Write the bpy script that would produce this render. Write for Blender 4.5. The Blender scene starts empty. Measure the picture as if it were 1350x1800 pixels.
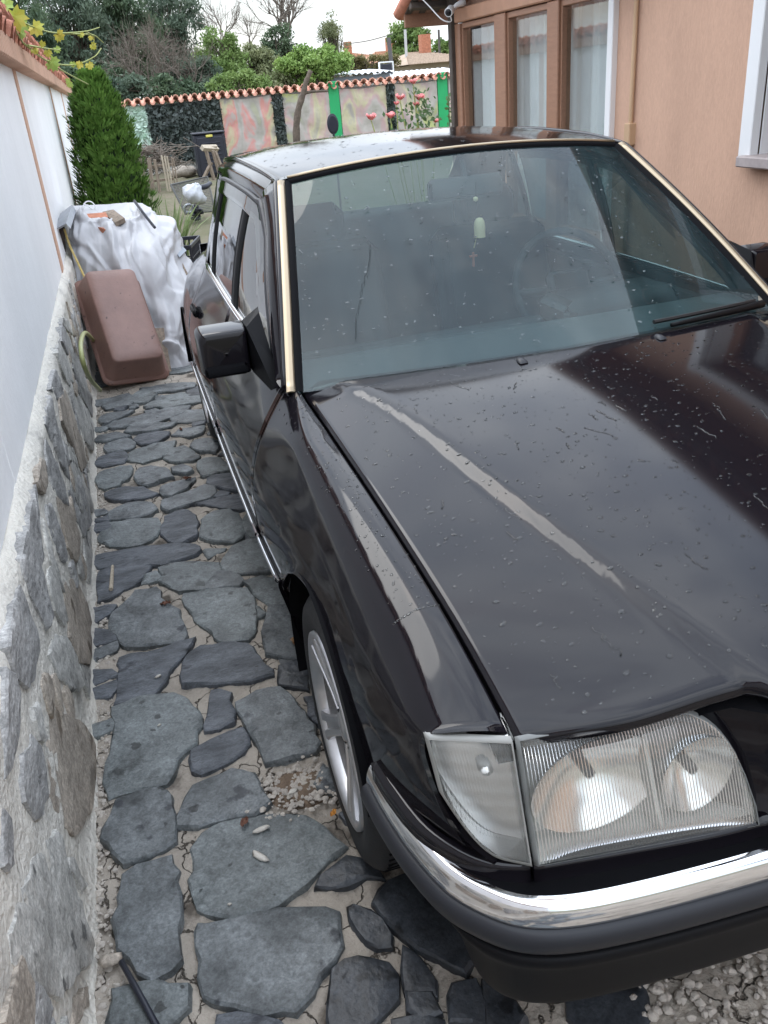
import bpy, math, random
import numpy as np
from mathutils import Vector, Matrix, noise as mnoise

random.seed(7); np.random.seed(7)
SC = bpy.context.scene
COL = SC.collection
PI = math.pi

# ------------------------------------------------------------------ camera
CAMP = np.array([-1.0833, -0.6191, 1.6015]); YAW, PITCH, ROLL, FPX = 0.2588, 0.4664, -0.0880, 1486.5
def _axes():
    f = np.array([math.sin(YAW)*math.cos(PITCH), math.cos(YAW)*math.cos(PITCH), -math.sin(PITCH)])
    r = np.array([math.cos(YAW), -math.sin(YAW), 0.0]); u = np.cross(r, f)
    c, s = math.cos(ROLL), math.sin(ROLL)
    return c*r+s*u, -s*r+c*u, f
AX = _axes()
def at(px, py, axis, val):
    """point of the place on the plane coordinate[axis] = val seen at photo pixel (px, py)"""
    d = AX[0]*(px-675)/FPX - AX[1]*(py-900)/FPX + AX[2]
    return CAMP + d*((val-CAMP[axis])/d[axis])
cam = bpy.data.cameras.new('camera'); camo = bpy.data.objects.new('camera', cam); COL.objects.link(camo)
cam.sensor_fit = 'VERTICAL'; cam.sensor_height = 36; cam.lens = 36*FPX/1800
cam.clip_start = 0.02; cam.clip_end = 2000
camo.matrix_world = Matrix(((AX[0][0], AX[1][0], -AX[2][0], CAMP[0]), (AX[0][1], AX[1][1], -AX[2][1], CAMP[1]),
                            (AX[0][2], AX[1][2], -AX[2][2], CAMP[2]), (0, 0, 0, 1)))
SC.camera = camo

# ------------------------------------------------------------------ light: bright broken overcast
SUN_EL, SUN_AZ = 52, 342       # azimuth clockwise from +Y
wd = bpy.data.worlds.new('World'); SC.world = wd; wd.use_nodes = True
nt = wd.node_tree; nt.nodes.clear()
def wn(t, **k):
    n = nt.nodes.new(t)
    for a, b in k.items(): setattr(n, a, b)
    return n
out = wn('ShaderNodeOutputWorld'); bg = wn('ShaderNodeBackground')
sky = wn('ShaderNodeTexSky', sky_type='NISHITA', sun_disc=False)
sky.sun_elevation = math.radians(SUN_EL); sky.sun_rotation = math.radians(SUN_AZ); sky.air_density = 1.2; sky.dust_density = 2.0
tc = wn('ShaderNodeTexCoord'); mp = wn('ShaderNodeMapping'); mp.inputs['Scale'].default_value = (1, 1, 2.2)
nz = wn('ShaderNodeTexNoise'); nz.inputs['Scale'].default_value = 2.1; nz.inputs['Detail'].default_value = 9; nz.inputs['Roughness'].default_value = .58
nz.inputs['Distortion'].default_value = .35
rp = wn('ShaderNodeValToRGB'); rp.color_ramp.elements[0].position = .40; rp.color_ramp.elements[0].color = (.50, .50, .50, 1)
rp.color_ramp.elements[1].position = .52; rp.color_ramp.elements[1].color = (1, 1, 1, 1)
nz2 = wn('ShaderNodeTexNoise'); nz2.inputs['Scale'].default_value = 3.4; nz2.inputs['Detail'].default_value = 7
rp2 = wn('ShaderNodeValToRGB'); rp2.color_ramp.elements[0].position = .32; rp2.color_ramp.elements[0].color = (6.4, 7.2, 8.4, 1)
rp2.color_ramp.elements[1].position = .66; rp2.color_ramp.elements[1].color = (9.7, 10.3, 11.1, 1)
mx = wn('ShaderNodeMix', data_type='RGBA')
L = nt.links.new
L(tc.outputs['Generated'], mp.inputs[0]); L(mp.outputs[0], nz.inputs[0]); L(mp.outputs[0], nz2.inputs[0])
L(nz.outputs[0], rp.inputs[0]); L(nz2.outputs[0], rp2.inputs[0])
L(rp.outputs[0], mx.inputs[0]); L(sky.outputs[0], mx.inputs[6]); L(rp2.outputs[0], mx.inputs[7])
# standard overcast luminance: the vault is about three times as bright overhead as at the horizon
sp_ = wn('ShaderNodeSeparateXYZ'); mr_ = wn('ShaderNodeMapRange'); mr_.inputs[3].default_value = .46; mr_.inputs[4].default_value = 1.34
mg = wn('ShaderNodeMix', data_type='RGBA'); mg.blend_type = 'MULTIPLY'; mg.inputs[0].default_value = 1
L(tc.outputs['Generated'], sp_.inputs[0]); L(sp_.outputs[2], mr_.inputs[0]); L(mx.outputs[2], mg.inputs[6]); L(mr_.outputs[0], mg.inputs[7])
L(mg.outputs[2], bg.inputs[0]); bg.inputs[1].default_value = 0.125
L(bg.outputs[0], out.inputs[0])
sun = bpy.data.lights.new('sun', 'SUN'); sun.energy = 0.38; sun.angle = math.radians(30); sun.color = (1, .96, .9)
suno = bpy.data.objects.new('sun', sun); COL.objects.link(suno)
_az, _el = math.radians(SUN_AZ), math.radians(SUN_EL)
suno.rotation_euler = Vector((math.sin(_az)*math.cos(_el), math.cos(_az)*math.cos(_el), math.sin(_el))).to_track_quat('Z', 'Y').to_euler()
vs = SC.view_settings; vs.view_transform = 'Standard'; vs.look = 'None'; vs.exposure = 1.38; vs.gamma = 1; vs.use_curve_mapping = False
SC.cycles.max_bounces = 10; SC.cycles.transparent_max_bounces = 24; SC.cycles.transmission_bounces = 10
SC.cycles.caustics_reflective = False; SC.cycles.caustics_refractive = False

# ------------------------------------------------------------------ materials
MATS = {}
def mat(name, col=(.5, .5, .5), rough=.6, metal=0, var=0, vscale=8, col2=None, bump=0, bscale=40, spec=.5, coat=0, trans=0, ior=1.45,
        spots=None, spotscale=6, spotcol=(.05, .05, .05), stretch=None, rvar=0, alpha=1, sheen=0, subs=0, speck=0, dots=0):
    if name in MATS: return MATS[name]
    m = bpy.data.materials.new(name); m.use_nodes = True; n = m.node_tree.nodes; l = m.node_tree.links
    b = n['Principled BSDF']
    b.inputs['Base Color'].default_value = (*col, 1); b.inputs['Roughness'].default_value = rough; b.inputs['Metallic'].default_value = metal
    b.inputs['Specular IOR Level'].default_value = spec; b.inputs['Coat Weight'].default_value = coat; b.inputs['Coat Roughness'].default_value = .03
    b.inputs['Transmission Weight'].default_value = trans; b.inputs['IOR'].default_value = ior; b.inputs['Alpha'].default_value = alpha
    b.inputs['Sheen Weight'].default_value = sheen
    if subs: b.inputs['Subsurface Weight'].default_value = subs
    t = n.new('ShaderNodeTexCoord'); src = t.outputs['Object']
    oi = n.new('ShaderNodeObjectInfo')
    ad = n.new('ShaderNodeVectorMath'); ad.operation = 'MULTIPLY_ADD'
    cb = n.new('ShaderNodeCombineXYZ')
    for i in range(3): l.new(oi.outputs['Random'], cb.inputs[i])
    l.new(cb.outputs[0], ad.inputs[0]); ad.inputs[1].default_value = (37, 53, 71); l.new(src, ad.inputs[2]); src = ad.outputs[0]
    if stretch:
        g = n.new('ShaderNodeMapping'); g.inputs['Scale'].default_value = stretch; l.new(src, g.inputs[0]); src = g.outputs[0]
    cur = None
    if var or col2:
        z = n.new('ShaderNodeTexNoise'); z.inputs['Scale'].default_value = vscale; z.inputs['Detail'].default_value = 8; z.inputs['Roughness'].default_value = .6
        l.new(src, z.inputs[0])
        r = n.new('ShaderNodeValToRGB'); r.color_ramp.elements[0].position = .3; r.color_ramp.elements[1].position = .7
        c2 = col2 or tuple(c*(1-var) for c in col); c1 = col if col2 else tuple(min(1, c*(1+var)) for c in col)
        r.color_ramp.elements[0].color = (*c1, 1); r.color_ramp.elements[1].color = (*c2, 1)
        l.new(z.outputs[0], r.inputs[0]); cur = r.outputs[0]
        if rvar:
            mr = n.new('ShaderNodeMapRange'); mr.inputs[3].default_value = max(0, rough-rvar); mr.inputs[4].default_value = min(1, rough+rvar)
            l.new(z.outputs[0], mr.inputs[0]); l.new(mr.outputs[0], b.inputs['Roughness'])
    if spots:
        z = n.new('ShaderNodeTexNoise'); z.inputs['Scale'].default_value = spotscale; z.inputs['Detail'].default_value = 6; l.new(src, z.inputs[0])
        r = n.new('ShaderNodeValToRGB'); r.color_ramp.elements[0].position = spots; r.color_ramp.elements[1].position = min(.99, spots+.06)
        r.color_ramp.elements[0].color = (0, 0, 0, 1); r.color_ramp.elements[1].color = (1, 1, 1, 1); l.new(z.outputs[0], r.inputs[0])
        x = n.new('ShaderNodeMix'); x.data_type = 'RGBA'; l.new(r.outputs[0], x.inputs[0])
        if cur: l.new(cur, x.inputs[6])
        else: x.inputs[6].default_value = (*col, 1)
        x.inputs[7].default_value = (*spotcol, 1); cur = x.outputs[2]
    def mulby(fac_sock, lo, hi, p0, p1):
        nonlocal cur
        r = n.new('ShaderNodeMapRange'); r.inputs[1].default_value = p0; r.inputs[2].default_value = p1; r.inputs[3].default_value = lo; r.inputs[4].default_value = hi; l.new(fac_sock, r.inputs[0])
        x = n.new('ShaderNodeMix'); x.data_type = 'RGBA'; x.blend_type = 'MULTIPLY'; x.inputs[0].default_value = 1
        if cur: l.new(cur, x.inputs[6])
        else: x.inputs[6].default_value = (*col, 1)
        l.new(r.outputs[0], x.inputs[7]); cur = x.outputs[2]
    if speck:
        z = n.new('ShaderNodeTexNoise'); z.inputs['Scale'].default_value = 170; z.inputs['Detail'].default_value = 4; z.inputs['Roughness'].default_value = .7; l.new(src, z.inputs[0]); mulby(z.outputs[0], 1-speck, 1+speck, .3, .7)
        z = n.new('ShaderNodeTexNoise'); z.inputs['Scale'].default_value = 38; z.inputs['Detail'].default_value = 6; z.inputs['Distortion'].default_value = 1.5; l.new(src, z.inputs[0]); mulby(z.outputs[0], 1-speck*.8, 1+speck*.8, .32, .68)
    if dots:
        v = n.new('ShaderNodeTexVoronoi'); v.inputs['Scale'].default_value = dots; v.inputs['Randomness'].default_value = 1
        zz = n.new('ShaderNodeTexNoise'); zz.inputs['Scale'].default_value = 60; va = n.new('ShaderNodeVectorMath'); va.operation = 'MULTIPLY_ADD'; va.inputs[1].default_value = (.02, .02, .02); l.new(src, zz.inputs[0]); l.new(zz.outputs['Color'], va.inputs[0]); l.new(src, va.inputs[2]); l.new(va.outputs[0], v.inputs[0])
        sx = n.new('ShaderNodeSeparateColor'); l.new(v.outputs['Color'], sx.inputs[0]); th = n.new('ShaderNodeMath'); th.operation = 'POWER'; l.new(sx.outputs[0], th.inputs[0]); th.inputs[1].default_value = 3
        t2 = n.new('ShaderNodeMath'); t2.operation = 'MULTIPLY'; t2.inputs[1].default_value = .24; l.new(th.outputs[0], t2.inputs[0])
        df = n.new('ShaderNodeMath'); df.operation = 'SUBTRACT'; l.new(v.outputs['Distance'], df.inputs[0]); l.new(t2.outputs[0], df.inputs[1]); mulby(df.outputs[0], .30, 1, -.01, .025)
    if cur: l.new(cur, b.inputs['Base Color'])
    if bump:
        z = n.new('ShaderNodeTexNoise'); z.inputs['Scale'].default_value = bscale; z.inputs['Detail'].default_value = 8; l.new(src, z.inputs[0])
        u = n.new('ShaderNodeBump'); u.inputs['Strength'].default_value = bump; u.inputs['Distance'].default_value = .01
        l.new(z.outputs[0], u.inputs['Height']); l.new(u.outputs[0], b.inputs['Normal'])
    MATS[name] = m; return m

def glassmat(name, tint, f0=1.5, rough=0.0, dirt_haze=0, dirt_haze_col=(.55, .58, .58)):
    """thin sheet glass: see-through with a Fresnel reflection (and a faint film: grime plus painted haze of reflected sky)"""
    m = bpy.data.materials.new(name); m.use_nodes = True; n = m.node_tree.nodes; l = m.node_tree.links; n.clear()
    o = n.new('ShaderNodeOutputMaterial'); tr = n.new('ShaderNodeBsdfTransparent'); gl = n.new('ShaderNodeBsdfGlossy'); tr.inputs[0].default_value = (*tint, 1); gl.inputs['Roughness'].default_value = rough
    g_ = n.new('ShaderNodeNewGeometry'); dt_ = n.new('ShaderNodeVectorMath'); dt_.operation = 'DOT_PRODUCT'; l.new(g_.outputs['Normal'], dt_.inputs[0]); l.new(g_.outputs['Incoming'], dt_.inputs[1])
    def mt(op, a, c=None):
        q = n.new('ShaderNodeMath'); q.operation = op
        for i, v in enumerate((a, c)):
            if v is None: continue
            if isinstance(v, (int, float)): q.inputs[i].default_value = v
            else: l.new(v, q.inputs[i])
        return q.outputs[0]
    F0 = f0; fac = mt('ADD', mt('MULTIPLY', mt('POWER', mt('SUBTRACT', 1.0, mt('ABSOLUTE', dt_.outputs['Value'])), 5.0), 1-F0), F0)
    x = n.new('ShaderNodeMixShader'); l.new(fac, x.inputs[0]); l.new(tr.outputs[0], x.inputs[1]); l.new(gl.outputs[0], x.inputs[2])
    res = x.outputs[0]
    if dirt_haze:
        d = n.new('ShaderNodeBsdfDiffuse'); d.inputs[0].default_value = (*dirt_haze_col, 1)
        z = n.new('ShaderNodeTexNoise'); z.inputs['Scale'].default_value = 3; z.inputs['Detail'].default_value = 6
        t = n.new('ShaderNodeTexCoord'); g = n.new('ShaderNodeMapping'); g.inputs['Scale'].default_value = (3, .6, .6)
        l.new(t.outputs['Object'], g.inputs[0]); l.new(g.outputs[0], z.inputs[0])
        mr = n.new('ShaderNodeMapRange'); mr.inputs[1].default_value = .3; mr.inputs[2].default_value = .75; mr.inputs[3].default_value = dirt_haze*.35; mr.inputs[4].default_value = dirt_haze
        l.new(z.outputs[0], mr.inputs[0])
        y = n.new('ShaderNodeMixShader'); l.new(mr.outputs[0], y.inputs[0]); l.new(res, y.inputs[1]); l.new(d.outputs[0], y.inputs[2]); res = y.outputs[0]
    l.new(res, o.inputs[0]); MATS[name] = m; return m

# ------------------------------------------------------------------ mesh helpers
def A(x): return np.asarray(x, float)
def ob(name, V, F, m=None, parent=None, smooth=True, loc=None, rot=None, sharp=None):
    me = bpy.data.meshes.new(name); me.from_pydata([tuple(map(float, v)) for v in V], [], [tuple(map(int, f)) for f in F]); me.update()
    if m is not None: me.materials.append(m if not isinstance(m, str) else MATS[m])
    if smooth: me.polygons.foreach_set('use_smooth', [True]*len(me.polygons))
    if sharp: me.set_sharp_from_angle(angle=math.radians(sharp))
    o = bpy.data.objects.new(name, me); COL.objects.link(o)
    if parent is not None: o.parent = parent
    if loc is not None: o.location = loc
    if rot is not None: o.rotation_euler = rot
    return o
def tag(o, label=None, cat=None, group=None, kind=None):
    if label: o['label'] = label
    if cat: o['category'] = cat
    if group: o['group'] = group
    if kind: o['kind'] = kind
    return o
def empty(name, loc=(0, 0, 0), rz=0, label=None, cat=None, group=None, rot=None):
    o = bpy.data.objects.new(name, None); COL.objects.link(o); o.location = loc; o.rotation_euler = rot or (0, 0, rz); o.empty_display_size = .1
    return tag(o, label, cat, group)
def inst(o, parent=None, loc=None, rot=None, scale=None):
    c = o.copy(); COL.objects.link(c); c.parent = parent
    if loc is not None: c.location = loc
    if rot is not None: c.rotation_euler = rot
    if scale is not None: c.scale = scale
    return c
class MB:
    def __init__(s): s.V = []; s.F = []
    def add(s, V, F):
        k = len(s.V); s.V += [tuple(v) for v in V]; s.F += [tuple(i+k for i in f) for f in F]; return s
    def box(s, c, d, R=None):
        c = A(c); h = A(d)/2
        P = A([(x, y, z) for z in (-1, 1) for y in (-1, 1) for x in (-1, 1)])*h
        if R is not None: P = P@A(R).T
        return s.add(P+c, [(0, 2, 3, 1), (4, 5, 7, 6), (0, 1, 5, 4), (2, 6, 7, 3), (0, 4, 6, 2), (1, 3, 7, 5)])
    def bbox(s, c, d, b=.004, R=None):
        """box with chamfered edges"""
        c = A(c); h = A(d)/2; b = min(b, *(h*.8)); V = []; F = []
        idx = {}
        for sx in (-1, 1):
            for sy in (-1, 1):
                for sz in (-1, 1):
                    for k in range(3):
                        p = A((sx, sy, sz))*(h-b); p[k] = (sx, sy, sz)[k]*h[k]; idx[(sx, sy, sz, k)] = len(V); V.append(p)
        for k in range(3):
            i, j = [(1, 2), (0, 2), (0, 1)][k]
            for sg in (-1, 1):
                q = []
                for a, e in ((-1, -1), (1, -1), (1, 1), (-1, 1)):
                    t = [0, 0, 0]; t[k] = sg; t[i] = a; t[j] = e; q.append(idx[(*t, k)])
                F.append(q if sg*(1 if k != 1 else -1) > 0 else q[::-1])
        for k in range(3):
            i, j = [(1, 2), (0, 2), (0, 1)][k]
            for a in (-1, 1):
                for e in (-1, 1):
                    t0 = [0, 0, 0]; t1 = [0, 0, 0]; t0[k] = -1; t1[k] = 1
                    for t in (t0, t1): t[i] = a; t[j] = e
                    F.append((idx[(*t0, i)], idx[(*t1, i)], idx[(*t1, j)], idx[(*t0, j)]))
        for sx in (-1, 1):
            for sy in (-1, 1):
                for sz in (-1, 1): F.append(tuple(idx[(sx, sy, sz, k)] for k in range(3)))
        V = A(V)
        if R is not None: V = V@A(R).T
        return s.add(V+c, F)
    def tube(s, pts, r, n=8, cap=True):
        pts = A(pts); m = len(pts); r = np.broadcast_to(A(r), (m,))
        T = np.gradient(pts, axis=0); T /= np.linalg.norm(T, axis=1)[:, None]+1e-12
        up = A((0, 0, 1)) if abs(T[0][2]) < .9 else A((1, 0, 0)); V = []
        a = np.cross(T[0], up); a /= np.linalg.norm(a)
        for i in range(m):
            a = a-T[i]*np.dot(a, T[i]); a /= np.linalg.norm(a)+1e-12; b = np.cross(T[i], a)
            for k in range(n):
                t = 2*PI*k/n; V.append(pts[i]+r[i]*(math.cos(t)*a+math.sin(t)*b))
        F = [(i*n+k, i*n+(k+1) % n, (i+1)*n+(k+1) % n, (i+1)*n+k) for i in range(m-1) for k in range(n)]
        if cap: F += [tuple(range(n))[::-1], tuple((m-1)*n+k for k in range(n))]
        return s.add(V, F)
    def grid(s, P, cu=False, cv=False):
        n, m = P.shape[:2]
        F = [(i*m+j, i*m+(j+1) % m, ((i+1) % n)*m+(j+1) % m, ((i+1) % n)*m+j) for i in range(n if cu else n-1) for j in range(m if cv else m-1)]
        return s.add(P.reshape(-1, 3), F)
    def lathe(s, prof, n=32, axis='x', c=(0, 0, 0)):
        P = []
        for (r, h) in prof:
            row = []
            for k in range(n):
                t = 2*PI*k/n; a, b = r*math.cos(t), r*math.sin(t)
                row.append((h, a, b) if axis == 'x' else ((a, h, b) if axis == 'y' else (a, b, h)))
            P.append(row)
        return s.grid(A(P)+A(c), cv=True)
    def prism(s, poly, z0, z1):
        n = len(poly); V = [(x, y, z0) for x, y in poly]+[(x, y, z1) for x, y in poly]
        F = [tuple(range(n))[::-1], tuple(range(n, 2*n))]+[(i, (i+1) % n, n+(i+1) % n, n+i) for i in range(n)]
        return s.add(V, F)
    def map(s, f): s.V = [tuple(f(A(v))) for v in s.V]; return s
    def build(s, name, m, parent=None, smooth=False, **k): return ob(name, s.V, s.F, m, parent, smooth, **k)
def spl(pts, n):
    """Catmull-Rom through pts, n samples"""
    P = A(pts); k = len(P)
    if k == 2: return np.linspace(P[0], P[1], n)
    Q = np.vstack([2*P[0]-P[1], P, 2*P[-1]-P[-2]]); u = np.linspace(0, k-1, n); o = []
    for t in u:
        i = min(int(t), k-2); f = t-i; a, b, c, d = Q[i:i+4]
        o.append(.5*((2*b)+(c-a)*f+(2*a-5*b+4*c-d)*f*f+(3*b-a-3*c+d)*f**3))
    return A(o)
def ci(x, xs, ys):
    """smooth monotone-ish cubic interpolation (finite-difference Hermite) of ys(xs) at x"""
    xs = A(xs); ys = A(ys); x = A(x); h = np.diff(xs); d = np.diff(ys)/h
    m = np.concatenate([[d[0]], (d[:-1]+d[1:])/2, [d[-1]]])
    for i in range(1, len(xs)-1):
        if d[i-1]*d[i] <= 0: m[i] = 0
        else: m[i] = 2*d[i-1]*d[i]/(d[i-1]+d[i])
    i = np.clip(np.searchsorted(xs, x)-1, 0, len(xs)-2); t = np.clip((x-xs[i])/h[i], 0, 1)
    return (1+2*t)*(1-t)**2*ys[i]+t*(1-t)**2*h[i]*m[i]+t*t*(3-2*t)*ys[i+1]+t*t*(t-1)*h[i]*m[i+1]
def rotz(a): c, s = math.cos(a), math.sin(a); return A([[c, -s, 0], [s, c, 0], [0, 0, 1]])
def rotx(a): c, s = math.cos(a), math.sin(a); return A([[1, 0, 0], [0, c, -s], [0, s, c]])
def roty(a): c, s = math.cos(a), math.sin(a); return A([[c, 0, s], [0, 1, 0], [-s, 0, c]])
def fbm(x, y, z=0, o=4): return mnoise.fractal(Vector((x, y, z)), .6, 2.0, o)
# ================================================================== ground, paving, garden wall
mat('stone', (.108, .118, .122), .52, var=.5, vscale=9, bump=.6, bscale=28, rvar=.15, spots=.62, spotscale=14, spotcol=(.03, .034, .04), speck=.34, dots=15)
mat('stone_blue', (.078, .085, .096), .6, var=.5, vscale=8, bump=.7, bscale=24, rvar=.15, stretch=(1, 2.2, 1), spots=.64, spotscale=10, spotcol=(.025, .028, .036), speck=.34, dots=15)
mat('stone_green', (.122, .135, .136), .54, var=.45, vscale=7, bump=.6, bscale=30, spots=.63, spotscale=12, spotcol=(.04, .045, .045), speck=.34, dots=15)
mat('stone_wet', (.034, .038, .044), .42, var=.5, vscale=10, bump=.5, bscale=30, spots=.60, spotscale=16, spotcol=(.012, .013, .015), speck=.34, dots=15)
mat('stone_warm', (.38, .33, .275), .75, var=.3, vscale=6, bump=.7, bscale=26, spots=.63, spotscale=8, spotcol=(.14, .11, .08), speck=.34)
mat('stone_pale', (.44, .43, .40), .75, var=.35, vscale=7, bump=.8, bscale=24, spots=.62, spotscale=12, spotcol=(.12, .12, .115), speck=.34)
mat('stone_slate', (.34, .335, .325), .7, var=.4, vscale=9, bump=.7, bscale=26, stretch=(1, 1, 2), speck=.34)
mat('pebble', (.5, .47, .42), .8, var=.3, vscale=20)
mat('soil', (.14, .10, .07), .95, var=.5, vscale=14, bump=1, bscale=60)
def mortar_mat(name, c1, c2, crack=True, dirt_haze=(.09, .075, .06)):
    m = mat(name, c1, .9, col2=c2, vscale=5, bump=.9, bscale=70, spots=.60, spotscale=5, spotcol=dirt_haze)
    if crack:
        n = m.node_tree.nodes; l = m.node_tree.links; b = n['Principled BSDF']
        t = n.new('ShaderNodeTexCoord'); z = n.new('ShaderNodeTexNoise'); z.inputs['Scale'].default_value = 7; z.inputs['Detail'].default_value = 5
        v = n.new('ShaderNodeTexVoronoi'); v.feature = 'DISTANCE_TO_EDGE'; v.inputs['Scale'].default_value = 6.5
        a = n.new('ShaderNodeVectorMath'); a.operation = 'MULTIPLY_ADD'; a.inputs[1].default_value = (.22, .22, .22)
        l.new(t.outputs['Object'], z.inputs[0]); l.new(z.outputs['Color'], a.inputs[0]); l.new(t.outputs['Object'], a.inputs[2]); l.new(a.outputs[0], v.inputs[0])
        r = n.new('ShaderNodeValToRGB'); r.color_ramp.elements[0].position = .003; r.color_ramp.elements[1].position = .018
        r.color_ramp.elements[0].color = (.1, .08, .06, 1); r.color_ramp.elements[1].color = (1, 1, 1, 1); l.new(v.outputs[0], r.inputs[0])
        x = n.new('ShaderNodeMix'); x.data_type = 'RGBA'; x.blend_type = 'MULTIPLY'; x.inputs[0].default_value = .85
        src = b.inputs['Base Color'].links[0].from_socket; l.new(src, x.inputs[6]); l.new(r.outputs[0], x.inputs[7]); l.new(x.outputs[2], b.inputs['Base Color'])
        u = n.new('ShaderNodeBump'); u.inputs['Distance'].default_value = .02; u.inputs['Strength'].default_value = .8
        old = b.inputs['Normal'].links[0].from_socket; l.new(old, u.inputs['Normal']); l.new(r.outputs[0], u.inputs['Height']); l.new(u.outputs[0], b.inputs['Normal'])
    return m
mortar_mat('mortar', (.40, .355, .30), (.25, .22, .185))
mortar_mat('wall_mortar', (.74, .70, .62), (.62, .595, .54), crack=False, dirt_haze=(.50, .475, .43))
mat('earth', (.16, .13, .095), .95, var=.4, vscale=3, bump=1, bscale=20, col2=(.09, .10, .045))

# one sheet to the horizon
tag(ob('ground', [(-400, -400, -.06), (400, -400, -.06), (400, 800, -.06), (-400, 800, -.06)], [(0, 1, 2, 3)], 'earth', smooth=False), kind='structure')
# mortar bed of the paved drive, finely uneven
def bed(x0, x1, y0, y1, st, z0=0.0, amp=.009):
    nx, ny = int((x1-x0)/st)+1, int((y1-y0)/st)+1
    P = np.zeros((nx, ny, 3))
    for i, x in enumerate(np.linspace(x0, x1, nx)):
        for j, y in enumerate(np.linspace(y0, y1, ny)): P[i, j] = (x, y, z0+amp*(.8*fbm(x*6, y*6)+.8*fbm(x*22, y*22, 3, 3)+.35*fbm(x*60, y*60, 7, 2)))
    return P
drive = tag(MB().grid(bed(-1.5, -.25, -.4, 3.2, .014)).grid(bed(-1.5, -.25, 3.2, 7.2, .04)).grid(bed(-.25, 3.4, -.4, 7.2, .06)).grid(bed(-1.5, 3.4, -4, -.4, .06)).build('pavement', MATS['mortar'], smooth=True), kind='structure')
garden = tag(MB().grid(bed(-1.5, 9, 7.2, 22, .12, z0=-.02, amp=.04)).build('garden_ground', MATS['earth'], smooth=True), kind='structure')

def stone_mesh(poly, h, rng, inset=.007, grow=0.0, axis=None):
    """uneven flat stone from an outline (local xy), top raised by h, broken edge, slightly cupped top"""
    P = A(poly); n = len(P); R = []
    for i in range(n):
        a, b = P[i], P[(i+1) % n]; k = max(1, int(round(np.linalg.norm(b-a)/.035)))
        for j in range(min(k, 5)): R.append(a+(b-a)*j/min(k, 5))
    R = A(R); m = len(R)
    Q = .86*R+.07*np.roll(R, 1, 0)+.07*np.roll(R, -1, 0)
    Q += rng.normal(0, .0035, Q.shape)
    c = Q.mean(0); e = Q-c; Q = Q+e/np.linalg.norm(e, axis=1)[:, None]*grow; e = Q-c; ln = np.linalg.norm(e, axis=1)[:, None]
    V = []; tilt = rng.normal(0, .012, 2)
    def ring(q, z, jit): return [(x, y, z+rng.normal(0, jit)+tilt[0]*(x-c[0])+tilt[1]*(y-c[1])) for x, y in q]
    V += [(x, y, -.02) for x, y in Q+e/ln*.004]
    V += ring(Q, h*.72, .0010)
    V += ring(Q-e/ln*inset*(.6+.8*rng.random((m, 1))), h, .0015)
    V += ring(c+e*.55, h+.0008, .0012)
    V.append((c[0], c[1], h+rng.normal(0, .001)))
    F = []
    for r in range(3):
        F += [(r*m+i, r*m+(i+1) % m, (r+1)*m+(i+1) % m, (r+1)*m+i) for i in range(m)]
    F += [(3*m+i, 3*m+(i+1) % m, 4*m) for i in range(m)]
    return A(V), F
CROP = {1: (0, 400, 3.6), 2: (0, 850, 3.6), 3: (0, 1300, 3.375), 4: (150, 650, 3.375), 5: (150, 1100, 2.7), 6: (300, 1400, 2.25), 7: (850, 1550, 2.7)}
def tr(k, pts): o = CROP[k]; return [(o[0]+x/o[2], o[1]+y/o[2]) for x, y in pts]
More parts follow.
